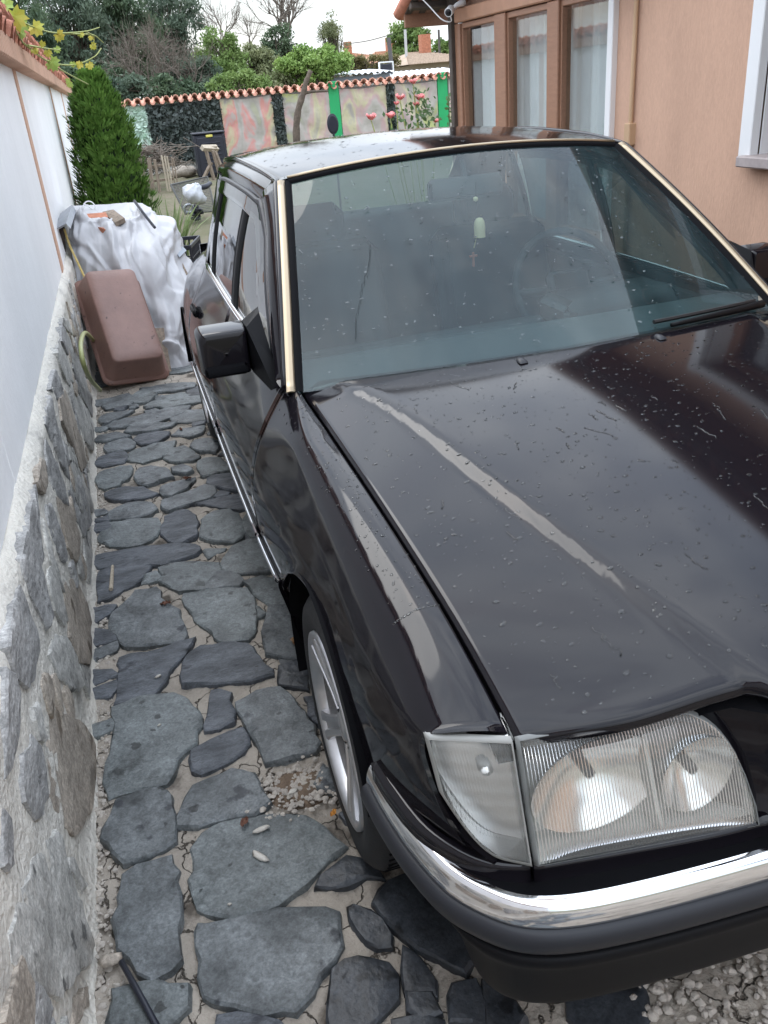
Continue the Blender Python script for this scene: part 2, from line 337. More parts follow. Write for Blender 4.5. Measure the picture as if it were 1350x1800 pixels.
PAVE = [  # outlines of the visible paving stones (view sheet, material, outline)
 (6, 'stone_green', [(100,210),(130,140),(210,100),(330,85),(480,80),(560,100),(600,140),(690,205),(640,250),(560,300),(520,350),(470,400),(380,450),(250,490),(110,450),(95,330)]),
 (6, 'stone', [(105,510),(240,500),(420,460),(470,445),(600,450),(655,470),(680,600),(640,660),(580,710),(560,770),(490,850),(380,860),(140,800),(120,650)]),
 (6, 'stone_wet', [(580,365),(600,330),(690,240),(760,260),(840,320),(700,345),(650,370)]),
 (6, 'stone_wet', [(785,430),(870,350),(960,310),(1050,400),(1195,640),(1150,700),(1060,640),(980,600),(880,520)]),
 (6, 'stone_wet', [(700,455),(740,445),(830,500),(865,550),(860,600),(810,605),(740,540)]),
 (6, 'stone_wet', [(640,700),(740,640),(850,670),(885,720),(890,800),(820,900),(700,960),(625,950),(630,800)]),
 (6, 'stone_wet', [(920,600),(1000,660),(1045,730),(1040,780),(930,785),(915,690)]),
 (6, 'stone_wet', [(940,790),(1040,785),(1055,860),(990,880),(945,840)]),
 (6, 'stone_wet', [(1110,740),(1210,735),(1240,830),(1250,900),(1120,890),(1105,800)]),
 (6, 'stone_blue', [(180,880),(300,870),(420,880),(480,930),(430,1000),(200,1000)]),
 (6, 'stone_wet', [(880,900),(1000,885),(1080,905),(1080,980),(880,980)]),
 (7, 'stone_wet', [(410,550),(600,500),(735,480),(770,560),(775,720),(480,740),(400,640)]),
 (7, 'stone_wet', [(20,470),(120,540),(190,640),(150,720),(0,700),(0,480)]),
 (5, 'stone_green', [(140,395),(250,355),(420,335),(490,370),(550,450),(520,560),(440,640),(415,720),(330,770),(200,780),(105,830),(95,690),(140,600)]),
 (5, 'stone_blue', [(165,160),(300,140),(440,90),(520,65),(480,130),(400,220),(340,330),(200,375),(140,385),(165,270)]),
 (5, 'stone_blue', [(460,250),(480,160),(560,110),(700,90),(775,95),(820,160),(890,210),(880,240),(740,275),(540,290),(465,290)]),
 (5, 'stone_blue', [(595,320),(650,318),(690,345),(700,400),(712,455),(650,490),(570,510),(590,400)]),
 (5, 'stone_blue', [(505,600),(600,540),(740,488),(770,540),(750,610),(640,670),(560,710),(500,690)]),
 (5, 'stone', [(720,380),(820,320),(930,305),(1010,390),(1060,460),(1110,560),(1100,600),(980,630),(850,660),(820,540),(730,420)]),
 (5, 'stone', [(450,880),(520,780),(600,730),(700,700),(810,715),(830,790),(875,850),(800,910),(660,920),(560,960),(450,960)]),
 (5, 'stone_wet', [(915,200),(1040,165),(1060,310),(930,290)]),
 (5, 'stone_blue', [(1040,350),(1080,345),(1110,480),(1060,420)]),
 (5, 'stone', [(1095,760),(1135,670),(1180,700),(1185,800),(1110,790)]),
 (3, 'stone', [(610,540),(700,390),(870,310),(960,300),(1010,370),(1040,540),(1030,620),(900,700),(740,740),(690,680)]),
 (3, 'stone', [(735,820),(900,740),(1030,700),(1050,800),(1050,1000),(1060,1300),(1000,1370),(920,1420),(820,1400),(710,1240),(700,1080),(720,960)]),
 (3, 'stone_green', [(690,1490),(850,1460),(1000,1470),(1110,1480),(1090,1600),(1000,1688),(950,1780),(680,1780),(660,1650)]),
 (4, 'stone', [(150,1490),(220,1420),(310,1330),(430,1310),(470,1400),(540,1440),(580,1560),(590,1610),(450,1625),(250,1640),(200,1580)]),
 (4, 'stone_green', [(590,1330),(780,1315),(970,1310),(990,1400),(1000,1540),(960,1600),(860,1620),(790,1610),(750,1560),(660,1460),(600,1400)]),
 (4, 'stone_green', [(450,1190),(520,1160),(780,1150),(800,1190),(760,1240),(700,1300),(560,1310),(470,1260)]),
 (4, 'stone', [(720,1300),(800,1210),(900,1230),(930,1260),(900,1290)]),
 (4, 'stone_green', [(820,1160),(900,1050),(1020,1020),(1100,1080),(1150,1180),(1060,1200),(900,1215),(830,1190)]),
 (4, 'stone_green', [(695,990),(700,900),(760,850),(860,835),(910,880),(930,980),(890,1030),(820,1030),(720,1005)]),
 (4, 'stone_blue', [(465,980),(480,890),(540,855),(620,850),(650,900),(660,980),(590,1030),(530,1030)]),
 (4, 'stone_green', [(90,1000),(150,920),(270,900),(420,890),(440,930),(410,990),(320,1040),(160,1050)]),
 (4, 'stone_blue', [(80,1100),(200,1080),(420,1055),(640,1045),(675,1075),(640,1110),(500,1150),(250,1170),(100,1180),(40,1150)]),
 (4, 'stone_blue', [(90,1290),(90,1210),(230,1170),(380,1160),(370,1200),(270,1280),(150,1350),(90,1380)]),
 (4, 'stone', [(150,850),(250,810),(380,800),(410,840),(350,875),(230,890),(160,890)]),
 (4, 'stone', [(470,780),(560,760),(720,695),(775,720),(740,770),(600,810),(510,840),(475,830)]),
 (4, 'stone', [(460,700),(540,680),(640,650),(650,670),(590,710),(520,750),(465,750)]),
 (4, 'stone_blue', [(660,800),(760,780),(880,755),(980,740),(990,820),(900,830),(760,810)]),
 (4, 'stone_blue', [(735,650),(860,620),(930,630),(960,700),(890,720),(800,705),(740,680)]),
 (4, 'stone_blue', [(120,740),(250,705),(330,710),(420,740),(380,760),(260,780),(150,770)]),
 (4, 'stone', [(310,640),(320,600),(400,585),(470,600),(520,640),(440,665),(370,690),(320,680)]),
 (4, 'stone_green', [(80,680),(90,620),(200,585),(270,580),(260,630),(210,680),(110,710)]),
 (4, 'stone_green', [(680,600),(680,550),(750,530),(800,535),(850,600),(760,630),(700,640)]),
 (4, 'stone', [(520,590),(580,575),(630,600),(600,615),(530,610)]),
 (4, 'stone_green', [(470,530),(500,480),(580,465),(640,490),(670,530),(590,545),(500,545)]),
 (4, 'stone_green', [(260,540),(280,490),(400,450),(530,430),(510,470),(450,520),(350,550)]),
 (4, 'stone_blue', [(60,570),(90,530),(220,490),(240,520),(230,550),(120,575)]),
 (4, 'stone_blue', [(290,420),(330,390),(420,370),(490,380),(480,400),(410,440),(340,450)]),
 (4, 'stone', [(630,460),(650,430),(740,415),(810,450),(770,490),(690,480)]),
 (4, 'stone', [(120,480),(130,450),(250,415),(290,430),(270,470),(150,495)]),
 (4, 'stone', [(520,390),(560,365),(700,345),(690,380),(620,400)]),
 (4, 'stone', [(60,430),(90,400),(180,385),(260,405),(130,430)]),
 (4, 'stone', [(240,380),(260,350),(400,330),(540,320),(490,350),(380,370)]),
 (4, 'stone', [(130,340),(180,310),(330,280),(480,235),(620,215),(580,260),(440,310),(300,340),(170,350)]),
 (4, 'stone', [(510,290),(600,250),(720,245),(730,300),(640,310),(540,315)]),
 (4, 'stone_green', [(360,220),(480,160),(690,130),(700,195),(600,210),(480,230)]),
 (4, 'stone', [(90,300),(130,270),(280,250),(200,290),(110,330)]),
 (4, 'stone', [(110,190),(250,150),(300,170),(260,210),(120,240)]),
 (4, 'stone_green', [(280,170),(340,125),(420,150),(380,190),(300,200)]),
 (4, 'stone', [(330,115),(500,90),(640,80),(640,110),(520,130),(400,140)]),
 (4, 'stone_green', [(960,860),(1020,840),(1060,930),(1000,1010),(950,960)]),
 (4, 'stone_green', [(950,1270),(1050,1240),(1170,1260),(1240,1340),(1220,1390),(1090,1400),(1030,1340)]),
 (4, 'stone', [(1090,1420),(1220,1410),(1270,1560),(1300,1660),(1310,1720),(1190,1715),(1080,1680),(1080,1530)]),
 (4, 'stone', [(880,470),(930,520),(960,600),(900,600),(860,540),(840,480)]),
]
rng = np.random.default_rng(3)
for k, mname, pts in PAVE:
    W = A([at(x, y, 2, .006)[:2] for x, y in tr(k, pts)]); c = W.mean(0)
    V, F = stone_mesh(W-c, .014+.006*rng.random(), rng, .006, .016 if k == 4 else .008)
    ob('paving_stone', V, F, mname, drive, loc=(c[0], c[1], 0), sharp=28)
def clear_p(c, d, L):
    for P in L:
        if np.linalg.norm(P-c, axis=1).min() < d: return False
        n = len(P); ins = False
        for i in range(n):
            (x1, y1), (x2, y2) = P[i], P[(i+1) % n]
            if (y1 > c[1]) != (y2 > c[1]) and c[0] < (x2-x1)*(c[1]-y1)/(y2-y1)+x1: ins = not ins
        if ins: return False
    return True
def vor(x0, x1, y0, y1, step, rng, gap=.03):
    """irregular cells from a jittered grid"""
    S = [(x+rng.uniform(-.36, .36)*step, y+rng.uniform(-.36, .36)*step) for x in np.arange(x0, x1, step) for y in np.arange(y0, y1, step)]
    S = A(S); out = []
    for i, c in enumerate(S):
        d = np.linalg.norm(S-c, axis=1); nb = np.argsort(d)[1:14]
        P = [A(q) for q in ((c[0]-step, c[1]-step), (c[0]+step, c[1]-step), (c[0]+step, c[1]+step), (c[0]-step, c[1]+step))]
        for j in nb:
            n = S[j]-c; ln = np.linalg.norm(n); n = n/ln; lim = ln/2-gap*(.4+.8*rng.random()); Q = []
            for a in range(len(P)):
                p, q = P[a], P[(a+1) % len(P)]; dp, dq = np.dot(p-c, n)-lim, np.dot(q-c, n)-lim
                if dp <= 0: Q.append(p)
                if dp*dq < 0: Q.append(p+(q-p)*dp/(dp-dq))
            P = Q
            if len(P) < 3: break
        if len(P) >= 3: out.append(A(P))
    return out
DIGP = [A([at(x, y, 2, 0)[:2] for x, y in tr(k, pts)]) for k, _, pts in PAVE]
PN = ['stone', 'stone_blue', 'stone_green', 'stone_wet']
for P in vor(-.66, 1.5, .35, 5.4, .3, rng):              # under the car and beyond it
    c = P.mean(0)
    if not clear_p(c, .14, DIGP): continue
    if c[0] > 1.55 or (c[0] > at(1135, 1760, 2, 0)[0]-.02 and c[1] < .7): continue
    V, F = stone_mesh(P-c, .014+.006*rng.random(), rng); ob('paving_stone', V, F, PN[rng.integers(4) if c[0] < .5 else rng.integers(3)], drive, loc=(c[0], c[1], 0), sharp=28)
GX0 = at(1135, 1760, 2, 0)[0]
for P in vor(-1.32, -.62, 5.3, 7.0, .25, rng)+vor(-1.38, GX0-.1, -2.2, .62, .24, rng, .022):
    c = P.mean(0)
    if c[1] < 1 and (P[:, 0].max() > GX0-.02 or P[:, 0].min() < -1.45 or not clear_p(c, .13, DIGP)): continue
    V, F = stone_mesh(P-c, .014+.006*rng.random(), rng); ob('paving_stone', V, F, PN[rng.integers(3)], drive, loc=(c[0], c[1], 0), sharp=28)
for P in vor(-1.40, -.55, .45, 4.7, .085, rng, .008):
    c = P.mean(0)
    if clear_p(c, .052, DIGP) and not (-.95 < c[0] and 1.0 < c[1] < 1.4):
        V, F = stone_mesh(P-c, .012+.004*rng.random(), rng); ob('paving_stone', V, F, PN[rng.integers(3)], drive, loc=(c[0], c[1], 0), sharp=28)
# ---- garden wall with stone plinth, white render, brown battens, tiled cap
WX = -1.462
mat('white_render', (.87, .87, .87), .85, stretch=(1, 1, .4), speck=.03, var=.05, vscale=2.5, bump=.25, bscale=90, spots=.68, spotscale=3, spotcol=(.70, .71, .73))
mat('salmon', (.58, .365, .26), .85, var=.09, vscale=2.5, bump=.35, bscale=90, stretch=(1, 1, .35), speck=.05)
mat('tile', (.46, .19, .125), .85, var=.3, vscale=9, bump=.5, bscale=50, spots=.62, spotscale=9, spotcol=(.30, .16, .12))
mat('tile_pale', (.56, .29, .21), .85, var=.25, vscale=9, bump=.5, bscale=50, spots=.60, spotscale=9, spotcol=(.42, .27, .21))
mat('cap_mortar', (.20, .15, .12), .95, var=.4, vscale=12, bump=1, bscale=40)
wall = empty('garden_wall', (WX, 0, 0), label='long white rendered garden wall with stone plinth and tiled cap beside the car', cat='wall')
Y0, Y1 = -3.0, 15.5
P = []
for y in np.linspace(Y0, 7.5, 520):
    row = []
    for j, (dx, z) in enumerate([(.03, -.05), (.02, .0)]+[(.012*math.sin(2.5*z)-.004, z) for z in np.linspace(.04, .70, 30)]+[(-.012, .722), (-.022, .732), (-.045, .736)]):
        row.append((dx+.007*fbm(y*7, z*7)+.003*fbm(y*24, z*24, 2, 3), y, z+(.012*fbm(y*4, 0, 5) if j >= 30 else 0)))
    P.append(row)
MB().grid(A(P)).build('plinth', MATS['wall_mortar'], wall, smooth=True)
MB().box((-.16, 11.5, .37), (.3, 8.0, .75)).build('plinth', MATS['wall_mortar'], wall)
SEAM = [-1.0, 2.0-.4, 5.1, 9.2, 12.3, Y1]
lo = Y0
for s in SEAM:                                            # white render fields between the battens
    MB().bbox((-.124, (lo+s)/2, 1.31), (.2, s-lo-.06, 1.16), .006).build('render_panel', MATS['white_render'], wall)
    lo = s
for s in SEAM[2:-1]:
    MB().bbox((-.125, s, 1.31), (.216, .16, 1.16), .004).build('batten', MATS['salmon'], wall)
MB().bbox((-.125, -1.0, 1.31), (.199, .062, 1.16)).bbox((-.125, 1.6, 1.31), (.199, .062, 1.16)).build('render_panel', MATS['white_render'], wall)
MB().bbox((-.13, (Y0+Y1)/2, 1.915), (.26, Y1-Y0, .05), .01).build('cornice', MATS['salmon'], wall)
teeth = MB()
for y in np.arange(Y0, Y1, .085): teeth.bbox((-.005, y, 1.895), (.12, .05, .11), .008)
teeth.build('cornice_rib', MATS['salmon'], wall)
MB().box((-.13, (Y0+Y1)/2, 1.965), (.32, Y1-Y0, .055)).build('cap_bed', MATS['cap_mortar'], wall)
def barrel_tile(L_=.36, r=.062, n=7, th=.012):
    V = []; F = []
    for q, (rr) in enumerate((r, r-th)):
        for i, t in enumerate((0, 1)):
            for k in range(n):
                a = PI*k/(n-1); V.append(((-.5+t)*L_, rr*(1-.08*t)*math.cos(a), rr*(1-.08*t)*math.sin(a)))
    I = lambda q, t, k: (q*2+t)*n+k
    for k in range(n-1): F += [(I(0, 0, k), I(0, 0, k+1), I(0, 1, k+1), I(0, 1, k)), (I(1, 0, k), I(1, 1, k), I(1, 1, k+1), I(1, 0, k+1)),
                               (I(0, 0, k), I(1, 0, k), I(1, 0, k+1), I(0, 0, k+1)), (I(0, 1, k), I(0, 1, k+1), I(1, 1, k+1), I(1, 1, k))]
    for k in (0, n-1): F.append((I(0, 0, k), I(0, 1, k), I(1, 1, k), I(1, 0, k)))
    return V, F
tV, tF = barrel_tile(.32, .078)
t0 = None; i = 0
for y in np.arange(Y0+.1, Y1, .125):
    up = i % 2; rot = (0 if up else PI, math.radians(9), 0) ; z = 1.985 if up else 2.02
    r = (rot[0], math.radians(20 if up else -20), random.uniform(-.02, .02))
    if t0 is None or t0.data.materials[0].name != ('tile' if up else 'tile_pale'):
        pass
    o = ob('roof_tile', tV, tF, 'tile', wall, loc=(-.09, y, z), rot=r) if t0 is None else inst(t0, wall, (-.09+random.uniform(-.008, .008), y, z+random.uniform(-.004, .004)), r)
    t0 = t0 or o; i += 1
WALLST = [
 (2,'stone_slate',[(120,100),(115,-60),(130,-140),(160,-60),(190,10),(210,200),(235,480),(215,500),(180,380),(150,300)]),
 (2,'stone_slate',[(100,240),(120,215),(170,380),(215,520),(290,840),(255,910),(215,830),(160,700),(120,570),(100,470)]),
 (2,'stone_slate',[(275,150),(300,140),(330,240),(370,340),(395,480),(370,490),(330,420),(290,290)]),
 (2,'stone_pale',[(240,240),(290,400),(340,570),(380,680),(350,640),(290,500)]),
 (2,'stone_pale',[(280,550),(310,530),(350,640),(395,860),(375,895),(320,800),(275,640)]),
 (2,'stone_warm',[(400,640),(480,620),(540,760),(590,960),(600,1060),(550,1120),(480,1120),(420,960),(400,800)]),
 (2,'stone_slate',[(15,740),(90,660),(140,800),(210,1020),(170,1200),(130,1280),(60,1220),(10,1050),(0,900)]),
 (2,'stone_pale',[(325,980),(400,980),(450,1100),(500,1280),(430,1300),(340,1220),(290,1100)]),
 (3,'stone_warm',[(260,180),(270,-40),(300,-150),(380,-120),(470,-60),(520,50),(545,200),(520,380),(470,480),(430,540),(380,490),(330,420),(290,340)]),
 (2,'stone_pale',[(170,1430),(200,1400),(230,1500),(245,1640),(215,1640),(185,1530)]),
 (3,'stone_slate',[(100,130),(150,10),(200,60),(235,200),(245,350),(220,440),(170,470),(110,380),(95,260)]),
 (3,'stone_pale',[(270,640),(310,585),(350,640),(345,700),(400,850),(440,1000),(500,1200),(490,1300),(400,1400),(330,1500),(250,1470),(180,1420),(60,1310),(50,1160),(80,980),(140,830),(200,720)]),
 (3,'stone_pale',[(400,700),(440,760),(500,880),(470,900),(410,800)]),
 (2,'stone_slate',[(-20,1180),(40,1230),(70,1350),(70,1600),(40,1750),(-20,1850)]),
 (3,'stone_slate',[(-30,420),(20,500),(30,640),(25,760),(-30,780)]),
 (3,'stone_warm',[(420,1540),(520,1530),(545,1688),(430,1720)]),
 (2,'stone_pale',[(480,1140),(560,1160),(620,1300),(600,1420),(560,1360),(510,1260)]),
 (2,'stone_warm',[(310,-40),(370,40),(430,180),(480,330),(460,490),(410,400),(370,240),(320,60)]),
 (2,'stone_slate',[(420,60),(480,-40),(530,100),(560,240),(520,330),(470,220)]),
 (2,'stone_pale',[(520,330),(560,300),(590,520),(570,640),(540,520)]),
 (1,'stone_warm',[(140,1360),(200,1380),(260,1500),(275,1600),(250,1690),(200,1640),(160,1500)]),
 (1,'stone_slate',[(240,1060),(270,1000),(300,1100),(330,1300),(300,1330),(250,1200)]),
 (1,'stone_slate',[(265,860),(300,820),(350,960),(380,1080),(340,1090),(290,1000)]),
 (1,'stone_pale',[(300,650),(320,640),(360,720),(420,860),(440,960),(410,990),(360,880)]),
 (1,'stone_slate',[(340,560),(370,590),(420,700),(440,760),(410,800),(370,720)]),
 (1,'stone_pale',[(330,450),(360,480),(420,600),(440,680),(400,640)]),
 (1,'stone_warm',[(350,1100),(400,1050),(440,1160),(500,1330),(540,1480),(490,1520),(430,1360),(370,1230)]),
 (1,'stone_slate',[(310,1200),(360,1330),(400,1500),(420,1600),(360,1480),(320,1340)]),
 (1,'stone_slate',[(270,1360),(330,1500),(380,1650),(400,1760),(330,1700),(280,1520)]),
 (1,'stone_pale',[(430,1400),(500,1560),(560,1700),(580,1800),(500,1800),(440,1650)]),
 (1,'stone_pale',[(450,1000),(520,1130),(570,1250),(575,1400),(520,1330),(470,1180)]),
 (1,'stone_slate',[(430,720),(480,820),(530,950),(570,1080),(570,1180),(500,1050),(450,900)]),
]
def wall_stone(poly, mname, rng):           # poly in (y, z)
    P = A(poly); P = P[:, :]; c = P.mean(0)
    V, F = stone_mesh(P-c, .008, rng, .008)
    V = np.stack([V[:, 2]+.004, V[:, 0], V[:, 1]], 1)
    ob('stone', V, F, mname, wall, loc=(.012*math.sin(2.5*c[1])-.0075, c[0], c[1]), sharp=28)
for k, mname, pts in WALLST:
    W = A([at(x, y, 0, WX)[1:] for x, y in tr(k, pts)])
    W[:, 1] = np.clip(W[:, 1], .02, .70); W = W.mean(0)+(W-W.mean(0))*1.10
    wall_stone(W, mname, rng)
DIG = [A([at(x, y, 0, WX)[1:] for x, y in tr(k, pts)]) for k, _, pts in WALLST]
def clear_of(c, d): return clear_p(c, d, DIG)
for P in vor(.35, 5.0, .06, .70, .095, rng, .006):
    c = P.mean(0)
    if .03 < P[:, 1].min() and P[:, 1].max() < .70 and clear_of(c, .062): wall_stone(P, ['stone_slate', 'stone_pale', 'stone_warm'][rng.integers(3)], rng)
WN = ['stone_slate', 'stone_pale', 'stone_warm']
for P in vor(5.0, 7.4, .1, .75, .2, rng, .02)+vor(-2.9, .15, .1, .75, .22, rng, .02):
    if P[:, 1].min() < .0 or P[:, 1].max() > .74: continue
    wall_stone(P, WN[rng.integers(3)], rng)
# ================================================================== the car (local x = sideways, y = towards its rear, z up)
mat('paint', (.0065, .0055, .0075), .075, coat=0, spec=.38)
mat('dark_plastic', (.005, .005, .006), .5, bump=.12, bscale=900, spec=.15)
mat('grey_rubber', (.020, .021, .025), .40, spec=.32)
mat('rubber', (.014, .014, .015), .6, spec=.4)
mat('black', (.005, .005, .006), .8, spec=.08)
mat('chrome', (.83, .84, .86), .09, metal=1)
mat('gold_trim', (.36, .29, .20), .36, metal=.8, spec=.5)
mat('tyre', (.016, .016, .017), .62, var=.3, vscale=30, bump=.15, bscale=200)
mat('alloy', (.60, .60, .61), .28, metal=.9, var=.08, vscale=30)
mat('reflector', (.88, .89, .89), .22, metal=1)
mat('lamp_back', (.74, .75, .73), .35, metal=.1)
mat('amber', (.26, .13, .07), .25)
mat('interior', (.016, .018, .020), .75)
mat('interior_grey', (.028, .033, .036), .7)
mat('beige_wood', (.55, .42, .24), .6)
mat('red_wood', (.30, .09, .06), .5)
glassmat('windscreen', (.58, .73, .73), .042, dirt_haze=.085, dirt_haze_col=(.22, .36, .40))  # teal film: some grime, plus sky-reflection haze painted into its colour
glassmat('side_glass', (.26, .30, .29), .38)
glassmat('rear_glass', (.30, .36, .34), .10)
def lensmat(name, col, ior, rough):
    m = bpy.data.materials.new(name); m.use_nodes = True; n = m.node_tree.nodes; l = m.node_tree.links; n.clear()
    o = n.new('ShaderNodeOutputMaterial'); tp_ = n.new('ShaderNodeBsdfTransparent'); tp_.inputs[0].default_value = (*col, 1); g = n.new('ShaderNodeBsdfRefraction'); g.inputs[0].default_value = (*col, 1); g.inputs['IOR'].default_value = ior; g.inputs['Roughness'].default_value = rough
    gl = n.new('ShaderNodeBsdfGlossy'); gl.inputs['Roughness'].default_value = .03; fr = n.new('ShaderNodeFresnel'); fr.inputs[0].default_value = 1.5
    x = n.new('ShaderNodeMixShader'); tm_ = n.new('ShaderNodeMixShader'); tm_.inputs[0].default_value = .40; l.new(tp_.outputs[0], tm_.inputs[1]); l.new(g.outputs[0], tm_.inputs[2]); l.new(fr.outputs[0], x.inputs[0]); l.new(tm_.outputs[0], x.inputs[1]); l.new(gl.outputs[0], x.inputs[2])
    d = n.new('ShaderNodeBsdfDiffuse'); d.inputs[0].default_value = (.6, .6, .56, 1); y = n.new('ShaderNodeMixShader'); y.inputs[0].default_value = .17
    l.new(x.outputs[0], y.inputs[1]); l.new(d.outputs[0], y.inputs[2]); l.new(y.outputs[0], o.inputs[0]); MATS[name] = m
lensmat('lens', (.97, .97, .94), 1.06, .02)
lensmat('lens_signal', (.99, .99, .98), 1.12, .04)

CX = -.02
car = empty('parked_car', (CX, 0, 0), label='black wet saloon car with gold windscreen trim parked on the paved drive', cat='car')
YF, YR, RT = .86, 3.72, .317          # axles, tyre radius
def nrm(P):
    du = np.gradient(P, axis=0); dv = np.gradient(P, axis=1); n = np.cross(du, dv); n /= np.linalg.norm(n, axis=2)[:, :, None]+1e-12; return n
def panel(name, P, m='paint', parent=None, fl=.014, out=None, sides='fblr'):
    """sheet-metal panel with folded-in edges; out = a direction pointing outwards at its middle"""
    P = A(P); N = nrm(P); n, k = P.shape[:2]
    if out is not None and np.dot(N[n//2, k//2], out) < 0: N = -N
    b = MB().grid(P); V = b.V; F = b.F
    def edge(idx):
        o = len(V)
        for (i, j) in idx: V.append(tuple(P[i, j]-N[i, j]*fl))
        for q in range(len(idx)-1):
            a, c = idx[q], idx[q+1]; F.append((a[0]*k+a[1], c[0]*k+c[1], o+q+1, o+q))
    if 'f' in sides: edge([(0, j) for j in range(k)])
    if 'b' in sides: edge([(n-1, j) for j in range(k)])
    if 'l' in sides: edge([(i, 0) for i in range(n)])
    if 'r' in sides: edge([(i, k-1) for i in range(n)])
    return ob(name, V, F, m, parent if parent is not None else car)
def mx_(P, s): Q = A(P).copy(); Q[..., 0] *= s; return Q

# --- hood
def hood_z(y): return ci(y, [.10, .155, .25, .5, .86, 1.1, 1.34], [.792, .803, .822, .860, .906, .932, .953])
def gap_w(y): return ci(y, [.2, .5, .86, 1.2, 1.46], [.672, .680, .690, .700, .708])
def gap_z(y): return ci(y, [.24, .3, .5, .86, 1.2, 1.46], [.750, .772, .820, .866, .896, .914])
def rid_w(y): return ci(y, [.1, .2, .5, .86, 1.11, 1.38, 1.46], [.300, .335, .412, .485, .528, .605, .645])
def yfront(w): return ci(w, [0, .26, .30, .345, .5, .672], [.135, .14, .15, .192, .205, .252])
def yrear(w): return ci(w, [0, .25, .5, .72], [1.318, 1.335, 1.385, 1.462])
def hood_pt(w, y):
    """height of the bonnet skin at half-width w"""
    rw, gw = rid_w(y), gap_w(y); zc, zg = hood_z(y), gap_z(y); zr = zc-.012-.010*(rw/.6)
    if w <= rw: t = w/rw; z = zc-(zc-zr)*t**2
    else: t = (w-rw)/(gw-rw); z = zr-(zr-zg)*(t**1.15)
    e = (w-rw)/.0125
    z += .0095*(.5-.5*math.tanh(e*1.15))*math.exp(-max(0, -e-1)*.045)*ci(y, [.1, .25, 1.0, 1.36, 1.46], [1.5, 1.2, 1, .8, .4])
    return z
def hood_grid(ins=.003, drop=0, nw=46, ny=70):
    P = []
    us = np.linspace(-1, 1, 2*nw+1)
    for v in np.linspace(0, 1, ny):
        row = []
        for u in us:
            a = abs(u); 
            # gap curve follows y, iterate once
            y0 = yfront(a*.68); y1 = yrear(a*.70)
            y = y0+(y1-y0)*v; w = a*(gap_w(y)-ins)
            row.append((math.copysign(w, u) if a else 0, y, hood_pt(w, y)-drop))
        P.append(row)
    return A(P)
HP = hood_grid()
lip = []
for q in (2, 1, 0):                          # rolled leading edge
    t = q/2*PI/2*.95; r = HP[0].copy(); r[:, 1] -= .014*math.sin(t); r[:, 2] -= .020*(1-math.cos(t))+.001*q; lip.append(r)
HPL = np.concatenate([A(lip[:2]), HP], 0)
HPL = np.concatenate([HPL[:1]+A((0, .008, -.010)), HPL], 0)
hood = panel('hood', HPL, out=(0, 0, 1), sides='blr')
MB().grid(hood_grid(-.02, .05, 20, 24)).build('hood_gap_blackout', MATS['black'], car)  # added black sheet that keeps light out of the bonnet gaps
MB().box((0, .30, .64), (1.24, .01, .20)).build('front_dark_filler', MATS['black'], car)  # added black filler that darkens the hollow behind the lamps
# washer nozzles
for s, X in ((-1, -.165), (1, .235)):
    y = 1.285; z = hood_pt(abs(X), y); b = MB()
    prof = [(-.016, 0, .010), (-.010, .006, .012), (.004, .009, .011), (.018, .007, .008), (.024, 0, .006)]
    P = [[(X+wd_*math.cos(t), y+d, z+.001+h*math.sin(t)) for t in np.linspace(0, PI, 9)] for d, h, wd_ in prof]
    MB().grid(A(P)).build('washer_nozzle', MATS['grey_rubber'], car, smooth=True)

# --- flanks
def base_w(y): return ci(y, [.36, .52, .86, 1.2, 1.5, 2.2, 3.0, 3.7, 4.2, 4.6], [.818, .832, .848, .860, .868, .872, .871, .860, .795, .69])
def prof_w(z): return ci(z, [.15, .25, .35, .45, .55, .62, .70, .76, .80, .85, .95], [-.06, -.035, -.015, -.004, 0, 0, -.010, -.028, -.045, -.078, -.14])
def belt_w(y): return ci(y, [1.46, 1.7, 2.4, 3.2, 3.8, 4.6], [.715, .735, .745, .735, .665, .54])
def belt_z(y): return ci(y, [1.46, 1.7, 2.4, 3.2, 3.8, 4.6], [.925, .935, .942, .945, .925, .875])
def arch_z(y, yc, r=.364): d = abs(y-yc); return RT+math.sqrt(max(r*r-d*d, 0)) if d < r else 0
SILL = .50
def flank(y, front):
    """cross section of the flank at y from top to bottom: list of (w, y, z)"""
    if front:
        w0, z0 = gap_w(y)+.004, gap_z(y)-.001
    else: w0, z0 = belt_w(y), belt_z(y)
    zs = z0-.075 if front else z0-.10
    wS = base_w(y)+prof_w(min(zs, .84))
    if front:
        pts = [(w0, z0), (w0+.026, z0+.003), (w0+.052, z0-.002), (w0+.052+(wS-w0-.052)*.55, z0-.024), (wS, zs)]
    else: pts = [(w0, z0), (w0+.012, z0+.002), (w0+(wS-w0)*.45, z0-.028), (wS, zs)]
    zb = max(SILL, arch_z(y, YF), arch_z(y, YR))
    for t in np.linspace(0, 1, 6)[1:]:
        z = zs+(zb-zs)*t; w = base_w(y)+prof_w(z); pts.append((w, z))
    Q = spl(pts, 64)
    if front and y > 1.15:
        w1, z1 = belt_w(y), belt_z(y)-max(0, 1.46-y)*.04; zs1 = z1-.10; wS1 = base_w(y)+prof_w(min(zs1, .84)); p1 = [(w1, z1), (w1+.012, z1+.002), (w1+(wS1-w1)*.45, z1-.028), (wS1, zs1)]
        for t in np.linspace(0, 1, 6)[1:]: z = zs1+(zb-zs1)*t; p1.append((base_w(y)+prof_w(z), z))
        k = min(1, (y-1.15)/.335); k = k*k*(3-2*k); Q = Q*(1-k)+spl(p1, 64)*k
    ina = max(arch_z(y, YF), arch_z(y, YR)) > SILL
    return [(w+(.003*max(0, 1-(z-zb)/.03)**2 if ina else 0), y, z) for w, z in Q]
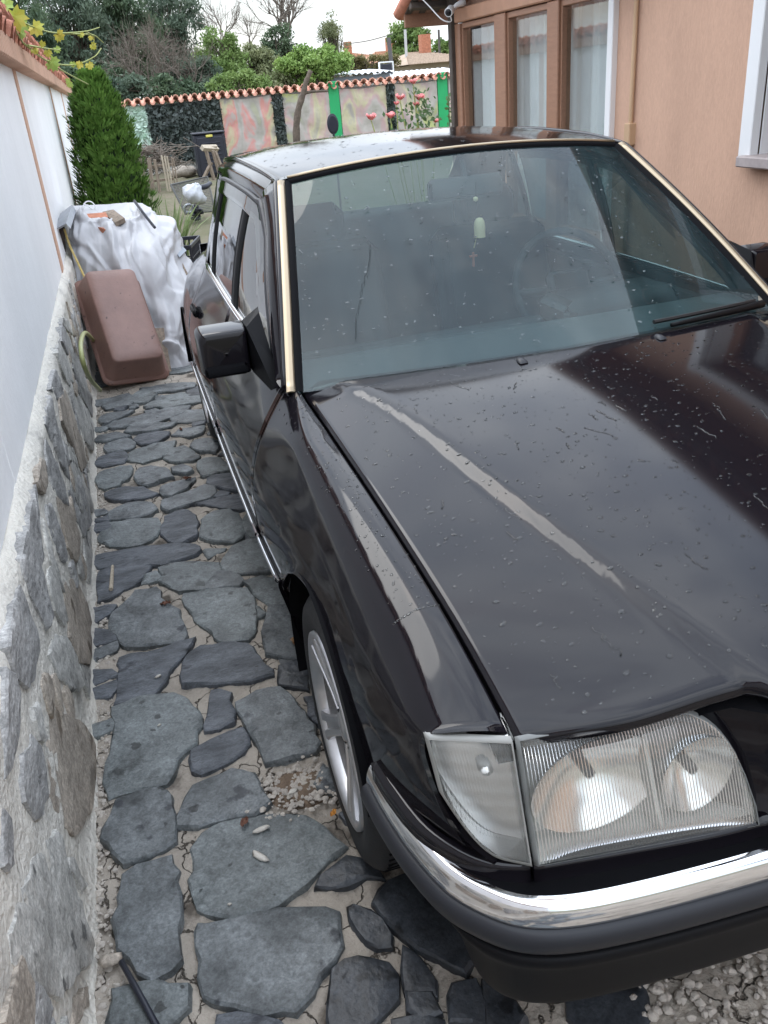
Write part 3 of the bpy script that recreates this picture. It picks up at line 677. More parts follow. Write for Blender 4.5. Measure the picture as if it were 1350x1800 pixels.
def ys(a, b, n, arcs=()):
    s = set(np.round(np.linspace(a, b, n), 4))
    for yc in arcs:
        for t in np.linspace(0, PI, 40):
            y = yc+.364*math.cos(t)
            if a < y < b: s.add(round(y, 4))
    s = sorted(s); o = [s[0]]
    for y in s[1:]:
        if y-o[-1] > .0055: o.append(y)
    o[-1] = b
    return o
def frontsec():
    pts = [(.676, .256, .750), (.700, .262, .757), (.730, .274, .757), (.762, .288, .753), (.782, .303, .742), (.789, .303, .715), (.784, .284, .67), (.773, .254, .625), (.753, .224, .588), (.726, .199, .562)]
    return spl(pts, 64)
for s in (-1, 1):
    a_ = A(frontsec()); b_ = A(flank(.482, True)); m1 = (b_-A(flank(.462, True)))/.02*.20
    m0 = (b_-a_)*.9+A([(.06*k, 0, .03*(1-k)) for k in np.linspace(0, 1, 64)])
    rows = []
    for t in np.linspace(0, 1, 12)[:-1]:
        h00, h10, h01, h11 = 2*t**3-3*t*t+1, t**3-2*t*t+t, -2*t**3+3*t*t, t**3-t*t
        rows.append(h00*a_+h10*m0+h01*b_+h11*m1)
    rows += [A(flank(y, True)) for y in ys(.482, 1.485, 90, (YF,))]
    panel('fender', mx_(A(rows), s), out=(s, 0, .5))
    panel('front_door', mx_(A([flank(y, y < 1.49 and False) for y in ys(1.492, 2.40, 30)]), s), out=(s, 0, 0))
    panel('rear_door', mx_(A([flank(y, False) for y in ys(2.407, 3.30, 30, (YR,))]), s), out=(s, 0, 0))
    panel('rear_fender', mx_(A([flank(y, False) for y in ys(3.307, 4.60, 30, (YR,))]), s), out=(s, 0, 0))
    # lower cladding in three pieces, with a chrome strip along its top
    def clad(y, o=0): bw = base_w(y); return [(bw-.012, y, .510), (bw+.003+o, y, .508), (bw+.006+o, y, .492), (bw-.002+o, y, .455), (bw-.014, y, .40), (bw-.034, y, .31), (bw-.060, y, .235), (bw-.10, y, .20), (bw-.18, y, .19)]
    for (a, b) in ((YF+.364, 1.486), (1.491, 2.401), (2.406, YR-.364)):
        cl = panel('side_cladding', mx_(A([spl(clad(y), 26) for y in np.linspace(a, b, 12)]), s), 'paint', out=(s, 0, 0))
        P = [[(base_w(y)+dx, y, z) for dx, z in ((.001, .512), (.005, .5205), (.010, .5195), (.0125, .5125), (.010, .506), (.004, .503))] for y in np.linspace(a+.004, b-.004, 12)]
        panel('chrome_strip', mx_(A(P), s), 'chrome', cl, fl=.004, out=(s, 0, 0))
    panel('side_cladding', mx_(A([spl(clad(y), 26) for y in np.linspace(YR+.364, 4.6, 10)]), s), 'paint', out=(s, 0, 0))
    # wheel-arch liners
    for yc in (YF, YR):
        P = [[(w, yc+(0.374+.0*w)*math.cos(t), RT+0.374*math.sin(t)) for w in (.848 if yc == YF else .858, .80, .60, .45)] for t in np.linspace(.0 if yc == YR else -.25, PI-.25, 30)]
        MB().grid(mx_(A(P), s)).build('wheel_arch_liner', MATS['black'], car, smooth=True)
    # door handles
    for y in (2.26, 3.12):
        w = base_w(y)+prof_w(.80); MB().bbox((s*(w+.012), y, .80), (.022, .16, .032), .009).build('door_handle', MATS['dark_plastic'], car, smooth=True)

# --- greenhouse
def ws_pt(u, v):
    """windscreen: u -1..1 across, v 0..1 up"""
    a = abs(u); w = (.716+(.556-.716)*v)*u
    yb = 1.31+.115*a**2.0; yt = 2.03+.055*a**2; zb = .945-.022*a**2; zt = 1.402-.038*a**2
    y = yb+(yt-yb)*v; z = zb+(zt-zb)*v+.012*math.sin(PI*v)
    return (w, y-.010*math.sin(PI*v), z)
WP = A([[ws_pt(u, v) for u in np.linspace(-1, 1, 41)] for v in np.linspace(0, 1, 25)])
wsn = nrm(WP); wsn *= np.sign((wsn@A((0, -1, 1))).mean())
shield = MB().grid(WP-wsn*.004).build('windshield', MATS['windscreen'], car, smooth=True)
# black border band and hairline crack
def ws_strip(us, vs, off, name, m, par, closed=False): 
    P = A([[A(ws_pt(u, v))+A((0, -.55, .83))*off for u in us] for v in vs]); return MB().grid(P).build(name, m, par, smooth=True)
ck = [(650, 430), (648, 470), (638, 500), (632, 530), (626, 560), (624, 600)]
def ws_at(px, py):
    best = None
    for _ in range(1):
        lo = CAMP-A((CX, 0, 0)); d = AX[0]*(px-675)/FPX-AX[1]*(py-900)/FPX+AX[2]
        uv = A((0., .5))
        for it in range(25):
            p = A(ws_pt(*uv)); du = (A(ws_pt(uv[0]+1e-3, uv[1]))-p)/1e-3; dv = (A(ws_pt(uv[0], uv[1]+1e-3))-p)/1e-3
            sol = np.linalg.solve(np.stack([du, dv, -d], 1), lo-p+d*0); uv = np.clip(uv+sol[:2], -1.1, 1.1)
        best = uv
    return best
cp = []
for i, (x, y) in enumerate(ck): u, v = ws_at(x, y); cp.append(A(ws_pt(u, v))+A((0, -.002, .003)))
MB().tube(spl(cp, 30)+np.random.normal(0, .0012, (30, 3)), .0005, 4).build('crack', MATS['black'], shield)
# rubber seal + gold trim round the glass
def rim_curve():
    c = [ws_pt(-1, v) for v in np.linspace(0.0, 1, 22)]+[ws_pt(u, 1) for u in np.linspace(-.96, .96, 30)]+[ws_pt(1, v) for v in np.linspace(1, 0.0, 22)]
    return A(c)
def band(side, o0, o1, h0, h1, n=24):
    """strip along one edge of the screen: offsets outwards o0..o1, heights h0..h1 above the glass"""
    N = A((0, -.55, .83)); rows = []
    for t in np.linspace(0, 1, n):
        if side == 0:
            p = A(ws_pt(-1, t)); d = A((-1, .10, -.02))
        elif side == 1:
            p = A(ws_pt(-1+2*t, 1)); d = A((0, .86, .50))
        else:
            p = A(ws_pt(1, t)); d = A((1, .10, -.02))
        d = d/np.linalg.norm(d); n_ = A((-.45, -.5, .74)) if side == 0 else (A((.45, -.5, .74)) if side == 2 else A((0, -.75, .66)))
        rows.append([p+d*(o0+(o1-o0)*k)+n_*(h0+(h1-h0)*k+.004*math.sin(PI*k)) for k in np.linspace(0, 1, 6)])
    return A(rows)
for sd in (0, 1, 2):
    MB().grid(band(sd, -.010, .008, -.003, .004)).build('screen_seal', MATS['black'], car, smooth=True)
    w = .030 if sd != 1 else .020
    panel('gold_trim', band(sd, .008, w, .005, .007), 'gold_trim', fl=.006, out=(0, -1, 1))
# roof skin
def rail(y): return (ci(y, [2.04, 2.4, 2.8, 3.2, 3.45], [.578, .590, .594, .586, .566]), ci(y, [2.04, 2.1, 2.4, 2.8, 3.2, 3.45], [1.355, 1.366, 1.388, 1.396, 1.380, 1.352]))
def roof_z(u, y):
    w, zr = rail(y); cz = ci(y, [2.0, 2.4, 2.8, 3.2, 3.45], [1.404, 1.428, 1.437, 1.424, 1.398]); a = abs(u)
    return cz-(cz-zr)*(a**2.6)
RP = []
for v in np.linspace(0, 1, 40):
    row = []
    for u in np.linspace(-1, 1, 49):
        y0 = 2.052+.055*u*u; y1 = 3.42-.03*u*u; y = y0+(y1-y0)*v; w, _ = rail(y); row.append((w*u, y, roof_z(u, y)))
    RP.append(row)
RP = A(RP)
roof = panel('roof', RP, out=(0, 0, 1), fl=.02)
# drip rail, pillars, frames
def wtop(y): return (ci(y, [2.0, 2.4, 2.8, 3.2], [.606, .632, .637, .622]), ci(y, [2.0, 2.4, 2.8, 3.2], [1.262, 1.318, 1.326, 1.308]))
def gplane(y, z):
    """side-glass half width at height z"""
    wb, zb = belt_w(y), belt_z(y); wt, zt = wtop(min(max(y, 2.05), 3.2)); t = (z-zb)/(zt-zb); return wb+(wt-wb)*t+.012*math.sin(PI*min(max(t, 0), 1))
ROOF_DRIP = []
for s in (-1, 1):
    drip = [(rail(y)[0]+.006, y, rail(y)[1]+.000) for y in np.linspace(2.10, 3.42, 24)]
    ap = [A(ws_pt(1, v))+A((.036, .012, .004)) for v in np.linspace(0.02, .98, 16)]
    drip_all = A([tuple(p) for p in ap]+drip)
    MB().tube(mx_(drip_all, s), .008, 8).build('drip_rail', MATS['paint'], car, smooth=True)
    # A-pillar: from the trim back to the door frame
    P = []
    for v in np.linspace(0, 1, 20):
        a = A(ws_pt(1, v))+A((.030, .006, .0))
        y = 1.60+(2.20-1.60)*v; z = .938+(1.297-.938)*v**.93; b = A((gplane(y, z)+.004, y, z))
        m = (a+b)/2+A((.022, -.012, .010)); P.append(spl([a, a*.7+m*.3+A((.006, 0, .003)), m, b*.7+m*.3+A((.004, 0, 0)), b], 14))
    panel('a_pillar', mx_(A(P), s), out=(s, -.5, 0), fl=.02)
    # roof side between drip rail and window tops
    P = []
    for y in np.linspace(2.13, 3.30, 30):
        w, z = rail(y); wt, zt = wtop(y); a = A((w+.004, y, z-.004)); b = A((wt+.004, y, zt)); m = (a+b)/2+A((.016, 0, .006)); P.append(spl([a, m, b], 14))
    panel('roof_side', mx_(A(P), s), out=(s, 0, .5), fl=.02)
    # C-pillar and rear quarter
    P = []
    for v in np.linspace(0, 1, 16):
        a0 = A((rail(3.42)[0], 3.42, rail(3.42)[1])); a1 = A((.60, 3.98, .965)); b0 = A((wtop(3.12)[0]+.004, 3.12, wtop(3.12)[1])); b1 = A((belt_w(3.36)+.004, 3.36, .95))
        a = a0+(a1-a0)*v; b = b0+(b1-b0)*v; m = (a+b)/2+A((.028, 0, .0)); P.append(spl([a, m, b], 14))
    panel('c_pillar', mx_(A(P), s), out=(s, 0, 0), fl=.02)
    # side windows
    def pane(name, lo, hi, m, n=10):
        P = []
        for t in np.linspace(0, 1, n):
            yl = lo[0]+(lo[1]-lo[0])*t; yh = hi[0]+(hi[1]-hi[0])*t; row = []
            for v in np.linspace(0, 1, 10):
                y = yl+(yh-yl)*v; zt = wtop(max(2.0, min(y, 3.2)))[1]-.016
                zl = belt_z(y)+.004
                za = .938+(1.297-.938)*min(1, max(0, (y-1.60)/.60))**.93
                z = zl+(min(zt, max(za, zl+.002) if y < 2.2 else zt)-zl)*v
                row.append((gplane(y, z)-.004, y, z))
            P.append(row)
        return MB().grid(mx_(A(P), s)).build(name, m, car, smooth=True)
    pane('side_window', (1.66, 2.36), (1.66, 2.36), MATS['side_glass'], 24)
    pane('side_window', (2.44, 3.06), (2.44, 3.00), MATS['side_glass'])
    pane('side_window', (3.10, 3.34), (3.04, 3.14), MATS['side_glass'])
    # pillars between the panes, rubber window channels, sill strip
    for (y0, y1, m) in ((2.365, 2.435, 'rubber'), (3.065, 3.095, 'rubber')):
        P = [[(gplane(y, z)+.004, y, z) for y in (y0, (y0+y1)/2, y1)] for z in np.linspace(.945, 1.318, 10)]
        panel('window_pillar', mx_(A(P), s), m, out=(s, 0, 0), fl=.012)
    fr = []
    for v in np.linspace(0, 1, 16): y = 1.63+(2.215-1.63)*v; z = .944+(1.300-.944)*v**.93; fr.append((gplane(y, z)+.003, y, z))
    for y in np.linspace(2.26, 3.10, 18): fr.append((wtop(y)[0]+.003, y, wtop(y)[1]-.006))
    MB().tube(mx_(A(fr), s), .013, 8).build('window_channel', MATS['grey_rubber'], car, smooth=True)
    # smoked wind deflector along the top of the front pane
    P = [[(gplane(y, z)+.016+.004*math.sin(3*k), y, z) for k, z in enumerate(np.linspace(0, -.045, 5)+wtop(max(2.0, min(y, 3.2)))[1]-.004-max(0, 2.2-y)*.62)] for y in np.linspace(1.95, 3.05, 30)]
    MB().grid(mx_(A(P), s)).build('wind_deflector', MATS['side_glass'], car, smooth=True)
    P = [[(belt_w(y)+dx, y, belt_z(y)+dz) for dx, dz in ((-.012, .006), (-.004, .014), (.006, .013), (.010, .003))] for y in np.linspace(1.62, 3.36, 30)]
    panel('belt_strip', mx_(A(P), s), 'chrome', fl=.004, out=(s, 0, 1))
# cowl, rear window, boot
P = [[(u*.715, yrear(abs(u)*.715)+.004+dy, hood_pt(min(abs(u)*.69, .69), min(1.45, yrear(abs(u)*.70)))-dz) for dy, dz in ((-.03, .02), (.006, .012), (.05, .012))] for u in np.linspace(-1, 1, 40)]
MB().grid(A(P)).build('cowl_panel', MATS['dark_plastic'], car, smooth=True)
P = [[(u*(.545+.06*v), 3.44+.50*v+.03*(1-u*u), 1.378+.022*(1-u*u)-(1.378-.965)*v) for u in np.linspace(-1, 1, 15)] for v in np.linspace(0, 1, 10)]
MB().grid(A(P)).build('rear_window', MATS['rear_glass'], car, smooth=True)
panel('boot_lid', A([[(u*(.63-.11*v), 3.93+.66*v, .945-.07*v**1.5+.012*(1-u*u)) for u in np.linspace(-1, 1, 25)] for v in np.linspace(0, 1, 12)]), out=(0, 0, 1))
panel('tail_panel', A([[(u*.655, 4.62-.06*u*u, .865-.36*v) for u in np.linspace(-1, 1, 15)] for v in np.linspace(0, 1, 6)]), out=(0, 1, 0))
MB().bbox((0, 4.60, .40), (1.40, .16, .24), .05).build('rear_bumper', MATS['dark_plastic'], car, smooth=True)
for s in (-1, 1): MB().bbox((s*.50, 4.615, .74), (.28, .03, .15), .012).build('tail_light', mat('red_lens', (.35, .02, .02), .15), car)
# underbody
MB().box((0, 2.35, .28), (1.36, 3.9, .14)).build('underbody', MATS['black'], car)
MB().box((0, .62, .40), (1.05, .70, .30)).build('engine_block', MATS['black'], car)
# --- cabin
b = MB()
P = [[(u*.70, 1.44+.40*v, .905+.035*math.sin(PI*min(1, v*1.2))-.10*v**6) for u in np.linspace(-1, 1, 15)] for v in np.linspace(0, 1, 14)]
b.grid(A(P)).box((0, 1.88, .70), (1.36, .10, .36)).build('dashboard', MATS['interior_grey'], car, smooth=True)
MB().bbox((.36, 1.76, .925), (.40, .22, .10), .03).build('instrument_hood', MATS['interior'], car, smooth=True)
MB().box((0, 2.6, .36), (1.40, 1.9, .10)).box((-.71, 2.5, .62), (.04, 1.9, .56)).box((.71, 2.5, .62), (.04, 1.9, .56)).box((0, 3.55, .68), (1.36, .10, .56)).build('cabin_trim', MATS['interior'], car)
MB().grid(RP[2:-2, 2:-2]+A((0, 0, -.03))).build('headlining', mat('headlining', (.10, .105, .10), .9), car, smooth=True)
def seat(x, y, wd_, name):
    o = MB().bbox((x, y, .52), (wd_, .52, .16), .05).bbox((x, y+.30, .80), (wd_, .14, .56), .05, rotx(-.28)).build(name, MATS['interior_grey'], car, smooth=True)
    return o
for x in (-.36, .36):
    st = seat(x, 2.36, .50, 'front_seat'); MB().bbox((x, 2.75, 1.13), (.26, .10, .17), .04).build('headrest', MATS['interior_grey'], st, smooth=True)
seat(0, 3.18, 1.26, 'rear_seat')
sw = MB()
c = A((.37, 2.04, .93)); R = rotx(math.radians(62)); ring = A([R@A((.195*math.cos(t), .195*math.sin(t), 0))+c for t in np.linspace(0, 2*PI, 41)])
sw.tube(ring, .014, 8, False); 
for a in (0, PI, -PI/2): sw.tube([R@A((.06*math.cos(a), .06*math.sin(a), -.01))+c, R@A((.19*math.cos(a), .19*math.sin(a), 0))+c], .016, 6)
sw.bbox(c, (.16, .12, .05), .02, R); sw.tube([c, c+R@A((0, 0, -.2))], .03, 8)
sw.build('steering_wheel', MATS['interior'], car, smooth=True)
mr = MB().bbox((.0, 2.04, 1.292), (.255, .028, .068), .016).build('rear_view_mirror', MATS['interior_grey'], car, smooth=True)
MB().tube([(0, 2.045, 1.32), (0, 2.06, 1.375)], .009, 8).build('mirror_stalk', MATS['interior_grey'], mr)
# --- front lamps
def lamp_grid(corners, na, nb, bulge, bmin, bmax, ribs=0, amp=0, cross=0):
    BO, BI, TO, TI = [A(c) for c in corners]; P = []
    for a in np.linspace(0, 1, na):
        row = []
        for t in np.linspace(0, 1, nb):
            lo, hi = bmin(a), bmax(a); b = lo+(hi-lo)*t
            p = (BO*(1-a)+BI*a)*(1-b)+(TO*(1-a)+TI*a)*b
            n = A((0, -1, .35)); n /= np.linalg.norm(n)
            h = bulge*(1-(2*a-1)**4)*(1-(2*b-1)**4)
            h += amp*math.sin(2*PI*ribs*a)*min(1, 12*min(t, 1-t)) + cross*math.sin(2*PI*9*b)*min(1, 8*min(t, 1-t))
            row.append(p+n*h)
        P.append(row)
    return A(P)
HL = [(.668, .176, .562), (.322, .130, .556), (.668, .240, .749), (.335, .196, .757)]
hb1 = lambda a: 1.0 if a < .60 else max(.02, 1-((a-.60)/.40)**2.5)**(1/2.1)
z0 = lambda a: 0.0
TS = [(.676, .180, .562), (.772, .236, .575), (.676, .244, .749), (.786, .303, .744)]
tb0 = lambda a: 0 if a < .3 else .5*((a-.3)/.7)**2.6
one = lambda a: 1.0
def shift(C, d): return [tuple(A(c)+A(d)) for c in C]
def dish(c, rx, rz, depth, tilt=0, n=28, m=10):
    P = []
    for r in np.linspace(.08, 1, m): P.append([A((c[0]+rx*r*math.cos(t), c[1]+depth*(1-r*r), c[2]+rz*r*math.sin(t))) for t in np.linspace(0, 2*PI, n, endpoint=False)])
    return A(P)
for s in (-1, 1):
    hl = ob('headlight', *(lambda b: (mx_(A(b.V), s), b.F))(MB().grid(lamp_grid(shift(HL, (0, .060, .0)), 16, 8, .0, z0, hb1))), 'lamp_back', car)
    lens = ob('lens', *(lambda b: (mx_(A(b.V), s), b.F))(MB().grid(lamp_grid(HL, 421, 24, .012, z0, hb1, 70, .0007))), 'lens', hl)
    # lamp surround: walls from lens edge back to the housing
    F_ = lamp_grid(HL, 40, 12, .0, z0, hb1); B_ = lamp_grid(shift(HL, (0, .062, 0)), 40, 12, 0, z0, hb1)
    loop = lambda G: A([*G[:, 0], *G[-1, 1:], *G[::-1, -1][1:], *G[0][::-1][1:-1]])
    lf, lb = loop(F_), loop(B_); cen = lf.mean(0); lo2 = lf+(lf-cen)*.0
    MB().grid(mx_(np.stack([lf, lb]), s), cv=True).build('lamp_wall', MATS['lamp_back'], hl, smooth=True)
    rimo = lf+np.sign(lf-cen)*A((.003, 0, .003))+A((0, .004, 0)); rimf = lf+A((0, -.004, .001)); rimi = lf+(cen-lf)*.012+A((0, -.004, .001))
    MB().grid(mx_(np.stack([rimo, rimf, rimi]), s), cv=True).build('lens_rim', mat('lens_rim', (.16, .165, .16), .35), hl, smooth=True)
    MB().grid(mx_(dish((.560, .196, .662), .108, .088, .055), s), cv=True).build('reflector', MATS['reflector'], hl, smooth=True)
    MB().grid(mx_(dish((.405, .174, .645), .062, .072, .045), s), cv=True).build('reflector', MATS['reflector'], hl, smooth=True)
    MB().add(mx_(A([(.466, .158, .566), (.466, .205, .566), (.478, .262, .735), (.478, .216, .735), (.472, .158, .566), (.472, .205, .566), (.484, .262, .735), (.484, .216, .735)]), s), [(0, 1, 2, 3), (4, 7, 6, 5), (0, 3, 7, 4)]).build('lamp_divider', MATS['lamp_back'], hl)
    for c in ((.560, .250, .662), (.405, .216, .645)):
        MB().lathe([(.001, -.035), (.008, -.032), (.009, -.02), (.009, 0), (.014, .01)], 14, 'y', (s*c[0], c[1], c[2])).build('bulb', MATS['grey_rubber'], hl, smooth=True)
    ts = ob('turn_signal', *(lambda b: (mx_(A(b.V), s), b.F))(MB().grid(lamp_grid(shift(TS, (-.012, .045, 0)), 14, 10, .0, tb0, one))), mat('signal_back', (.80, .80, .79), .28, metal=.75), car)
    ob('lens', *(lambda b: (mx_(A(b.V), s), b.F))(MB().grid(lamp_grid(TS, 161, 120, .014, tb0, one, 26, .0008, .0008))), 'lens_signal', ts)
    G1 = lamp_grid(TS, 30, 16, 0, tb0, one); G2 = lamp_grid(shift(TS, (-.010, .046, 0)), 30, 16, 0, tb0, one); l1, l2 = loop(G1), loop(G2); c1 = l1.mean(0)
    MB().grid(mx_(np.stack([l1, l2]), s), cv=True).build('lamp_wall', MATS['reflector'], ts, smooth=True)
    rimf = l1+A((0, -.005, .001)); rimi = l1+(c1-l1)*.05+A((0, -.006, .001)); rimo = l1+(l1-c1)*.03+A((0, .004, 0))
    MB().grid(mx_(np.stack([rimo, rimf, rimi]), s), cv=True).build('lens_rim', mat('clear_rim', (.24, .24, .225), .3), ts, smooth=True)
    MB().lathe([(.001, -.018), (.009, -.015), (.011, 0), (.008, .014)], 12, 'y', (s*.715, .255, .705)).build('bulb', MATS['lamp_back'], ts, smooth=True)
    # painted strip under the lamps
    path = [(.30, .128), (.40, .136), (.55, .158), (.672, .178)]
    P = [[(x, y-.002, z) for z in (.559, .55, .50)] for x, y in spl(path, 20)]
    panel('lamp_trim', mx_(A(P), s), 'paint', out=(0, -1, 0), fl=.02)
    P = [[(x, y+dy, z) for z, dy in ((.561, 0), (.552, -.002), (.50, -.004))] for x, y in spl([(.678, .179), (.735, .206), (.775, .245), (.81, .31), (.83, .40), (.838, .47)], 24)]
    panel('lamp_trim', mx_(A(P), s), 'paint', out=(s*.5, -1, 0), fl=.02)
    # nose piece between lamp and grille
    P = [[(x, y+dy, z) for z, dy in ((.785, .06), (.765, .03), (.74, .012), (.65, -.005), (.50, -.02))] for x, y in ((.262, .135), (.285, .145), (.31, .168), (.35, .20), (.40, .235))]
    panel('nose_panel', mx_(A(P), s), 'paint', out=(0, -1, 0), fl=.02)
# --- grille
gr = MB().box((0, .145, .665), (.54, .02, .24)).build('grille', MATS['black'], car)
fr = MB().bbox((0, .112, .792), (.58, .05, .020), .006); [fr.bbox((s*.280, .112, .665), (.020, .05, .25), .006) for s in (-1, 1)]; fr.bbox((0, .112, .548), (.58, .05, .014), .005)
fr.build('grille_frame', MATS['chrome'], gr)
for z in np.linspace(.575, .765, 6): MB().bbox((0, .120, z), (.53, .014, .012), .003).build('grille_slat', MATS['dark_plastic'], gr)
MB().bbox((0, .114, .665), (.016, .02, .22), .003).build('grille_bar', MATS['chrome'], gr)
# --- front bumper
BC = [(0, .072), (.2, .075), (.4, .084), (.55, .096), (.65, .112), (.715, .138), (.76, .180), (.795, .235), (.82, .32), (.835, .41), (.842, .492)]
bc = spl(BC, 60); full = np.concatenate([bc[::-1]*A((-1, 1)), bc[1:]], 0)
tg = np.gradient(full, axis=0); tg /= np.linalg.norm(tg, axis=1)[:, None]; no = np.stack([tg[:, 1], -tg[:, 0]], 1)
def bump_loft(prof, k=14):
    pr = spl(prof, k); zl = lambda y, z: z if z > .45 else .45-(.45-z)*ci(y, [.0, .17, .30, .40, .50], [1, 1, .80, .52, .30])
    tk = lambda y, z: max(0, min(1, (.446-z)/.03))*ci(y, [0, .16, .26, .40, .50], [0, .0, .030, .045, .05])
    return A([[(x-nx*(d+tk(y, z)), y-ny*(d+tk(y, z)), zl(y, z)) for d, z in pr] for (x, y), (nx, ny) in zip(full, no)])
bumper = panel('front_bumper', bump_loft([(.000, .440), (-.008, .437), (-.011, .425), (-.004, .405), (.004, .37), (.014, .325), (.026, .285), (.045, .264), (.075, .257), (.11, .258)], 30), 'dark_plastic', out=(0, -1, 0), sides='')
panel('bumper_rubber', bump_loft([(.0, .498), (-.010, .494), (-.016, .484), (-.017, .470), (-.012, .455), (.000, .446), (.006, .443)], 18), 'grey_rubber', bumper, out=(0, -1, 0), sides='')
panel('chrome_strip', bump_loft([(.022, .538), (.012, .5375), (.004, .530), (-.002, .512), (-.003, .499)], 12), 'chrome', bumper, out=(0, -1, 0), sides='')
MB().grid(bump_loft([(.022, .5375), (.06, .525), (.16, .52)], 5)).build('bumper_top', MATS['dark_plastic'], bumper, smooth=True)
# --- wheels
def wheel(yc, s):
    wx = .832
    w = empty('wheel', (s*wx, yc, RT)); w.parent = car
    if s < 0: w.rotation_euler = (0, 0, 0)
    f = -1 if s < 0 else 1                     # outward direction in x
    def X(prof): return [(r, f*h) for r, h in prof]
    tp = [(.222, -.006), (.232, .000), (.262, .006), (.288, .002), (.305, -.012), (.314, -.026), (.317, -.045), (.3175, -.062), (.311, -.066), (.311, -.070), (.3175, -.074), (.318, -.100), (.312, -.103), (.312, -.108), (.318, -.111), (.317, -.145), (.310, -.17), (.285, -.185), (.222, -.18)]
    ty = MB().lathe(X(tp), 72).build('tyre', MATS['tyre'], w, smooth=True)
    tr_ = MB()
    for k in range(72):
        a = 2*PI*k/72; tr_.box((f*-.046, .3165*math.cos(a), .3165*math.sin(a)), (.036, .004, .0035), rotx(a-PI/2+0*.3)@rotz(.35))
    tr_.build('tread_groove', MATS['black'], ty)
    rim = MB().lathe(X([(.2265, -.004), (.2245, .004), (.216, .005), (.211, .000), (.207, -.012), (.203, -.03), (.198, -.08), (.196, -.17)]), 64).build('rim', MATS['alloy'], w, smooth=True)
    MB().lathe(X([(.2020, -.022), (.1985, -.035), (.194, -.08), (.192, -.168)]), 64).build('rim_barrel', mat('barrel', (.16, .155, .15), .45, metal=.6, var=.3, vscale=20), w, smooth=True)
    MB().lathe(X([(.001, -.10), (.19, -.105), (.20, -.14)]), 32).build('brake_disc', mat('brake', (.12, .11, .10), .5, metal=.7), w)
    for k in range(5):
        a = 2*PI*k/5+PI/2+.30
        sp = MB(); P = []
        for r, hw, d in ((.045, .027, -.020), (.085, .026, -.017), (.13, .027, -.011), (.17, .031, -.005), (.210, .040, .000)):
            row = []
            for u, dd in ((-1.0, -.055), (-.96, -.004), (-.80, 0), (-.34, 0), (-.24, -.009), (.24, -.009), (.34, 0), (.80, 0), (.96, -.004), (1.0, -.055)):
                row.append((f*(d+dd), r*math.cos(a)-hw*u*math.sin(a), r*math.sin(a)+hw*u*math.cos(a)))
            P.append(row)
        sp.grid(A(P)).build('spoke', MATS['alloy'], w)
    MB().lathe(X([(.058, -.05), (.056, -.030), (.048, -.024), (.034, -.022), (.032, -.016), (.001, -.013)]), 28).build('hub_cap', MATS['alloy'], w, smooth=True)
    for k in range(5):
        a = 2*PI*k/5+PI/2+.30+PI/5; MB().lathe(X([(.009, -.04), (.009, -.022), (.001, -.021)]), 8, c=(0, .044*math.cos(a), .044*math.sin(a))).build('wheel_bolt', MATS['chrome'], w)
for yc in (YF, YR):
    for s in (-1, 1): wheel(yc, s)
# --- door mirrors
for s in (-1, 1):
    mi = MB(); P = []
    for d, (w0, w1, za, zb, r) in ((0, (.800, .930, .925, 1.048, .022)), (.035, (.798, .934, .921, 1.052, .022)), (.085, (.797, .932, .923, 1.05, .02))):
        loopp = []
        for cx, cz, a0 in ((w1-r, zb-r, 0), (w0+r*.3, zb-r*.3, 90), (w0+r*.3, za+r*.3, 180), (w1-r, za+r, 270)):
            rr = r if cx > .88 else r*.3
            for k in range(5): t = math.radians(a0+k*22.5); loopp.append((cx+rr*math.cos(t), 1.665+d, cz+rr*math.sin(t)))
        P.append(loopp)
    P = A(P); c0 = P[0].mean(0); fr0 = c0+(P[0]-c0)*.965+A((0, -.010, 0)); fr1 = c0+(P[0]-c0)*.90+A((0, -.015, 0)); fr2 = c0+(P[0]-c0)*.86+A((0, -.016, 0)); frs = [c0+(P[0]-c0)*k+A((0, -.016-.004*(1-(k/.86)**2), 0)) for k in (.05, .2, .4, .6, .75)]
    mi.grid(mx_(np.stack([*frs, fr2, fr1, fr0, *P]), s), cv=True); mi.F.append(tuple(range(20)))
    mo = mi.build('door_mirror', MATS['paint'], car, smooth=True)
    # darker lower shell
    g = c0+(P[0]-c0)*.9+A((0, -.0165, 0))
    MB().bbox((s*.868, 1.648, .944), (.118, .02, .032), .009).build('mirror_lower_shell', MATS['black'], mo, smooth=True)
    MB().bbox((s*.866, 1.752, .985), (.115, .004, .105), .002).build('mirror_glass', MATS['chrome'], mo)
    # sail-shaped foot on the door corner
    foot = MB()
    V = [(.797, 1.66, 1.050), (.797, 1.75, 1.048), (.797, 1.66, .925), (.797, 1.75, .925), (.745, 1.60, .965), (.748, 1.73, 1.085), (.752, 1.72, 1.07), (.755, 1.535, .880), (.765, 1.72, .885), (.752, 1.70, 1.075)]
    foot.add(mx_(A(V), s), [(0, 1, 3, 2), (0, 2, 7, 4), (0, 4, 9), (0, 9, 5, 1), (1, 5, 8, 3), (2, 3, 8, 7)])
    foot.build('mirror_foot', MATS['dark_plastic'], mo)
# --- wiper at rest along the foot of the screen
wp = [A(ws_pt(u, .012+.02*abs(u)))+A((0, -.012, .012)) for u in np.linspace(.92, .42, 12)]
wi = MB().tube(wp, np.linspace(.012, .006, 12), 8).build('wiper', MATS['dark_plastic'], car, smooth=True)
wp2 = [A(ws_pt(u, .045+.01*(u-.4)))+A((0, -.006, .010)) for u in np.linspace(.90, .36, 12)]
MB().tube(wp2, .006, 6).build('wiper_blade', MATS['rubber'], wi)
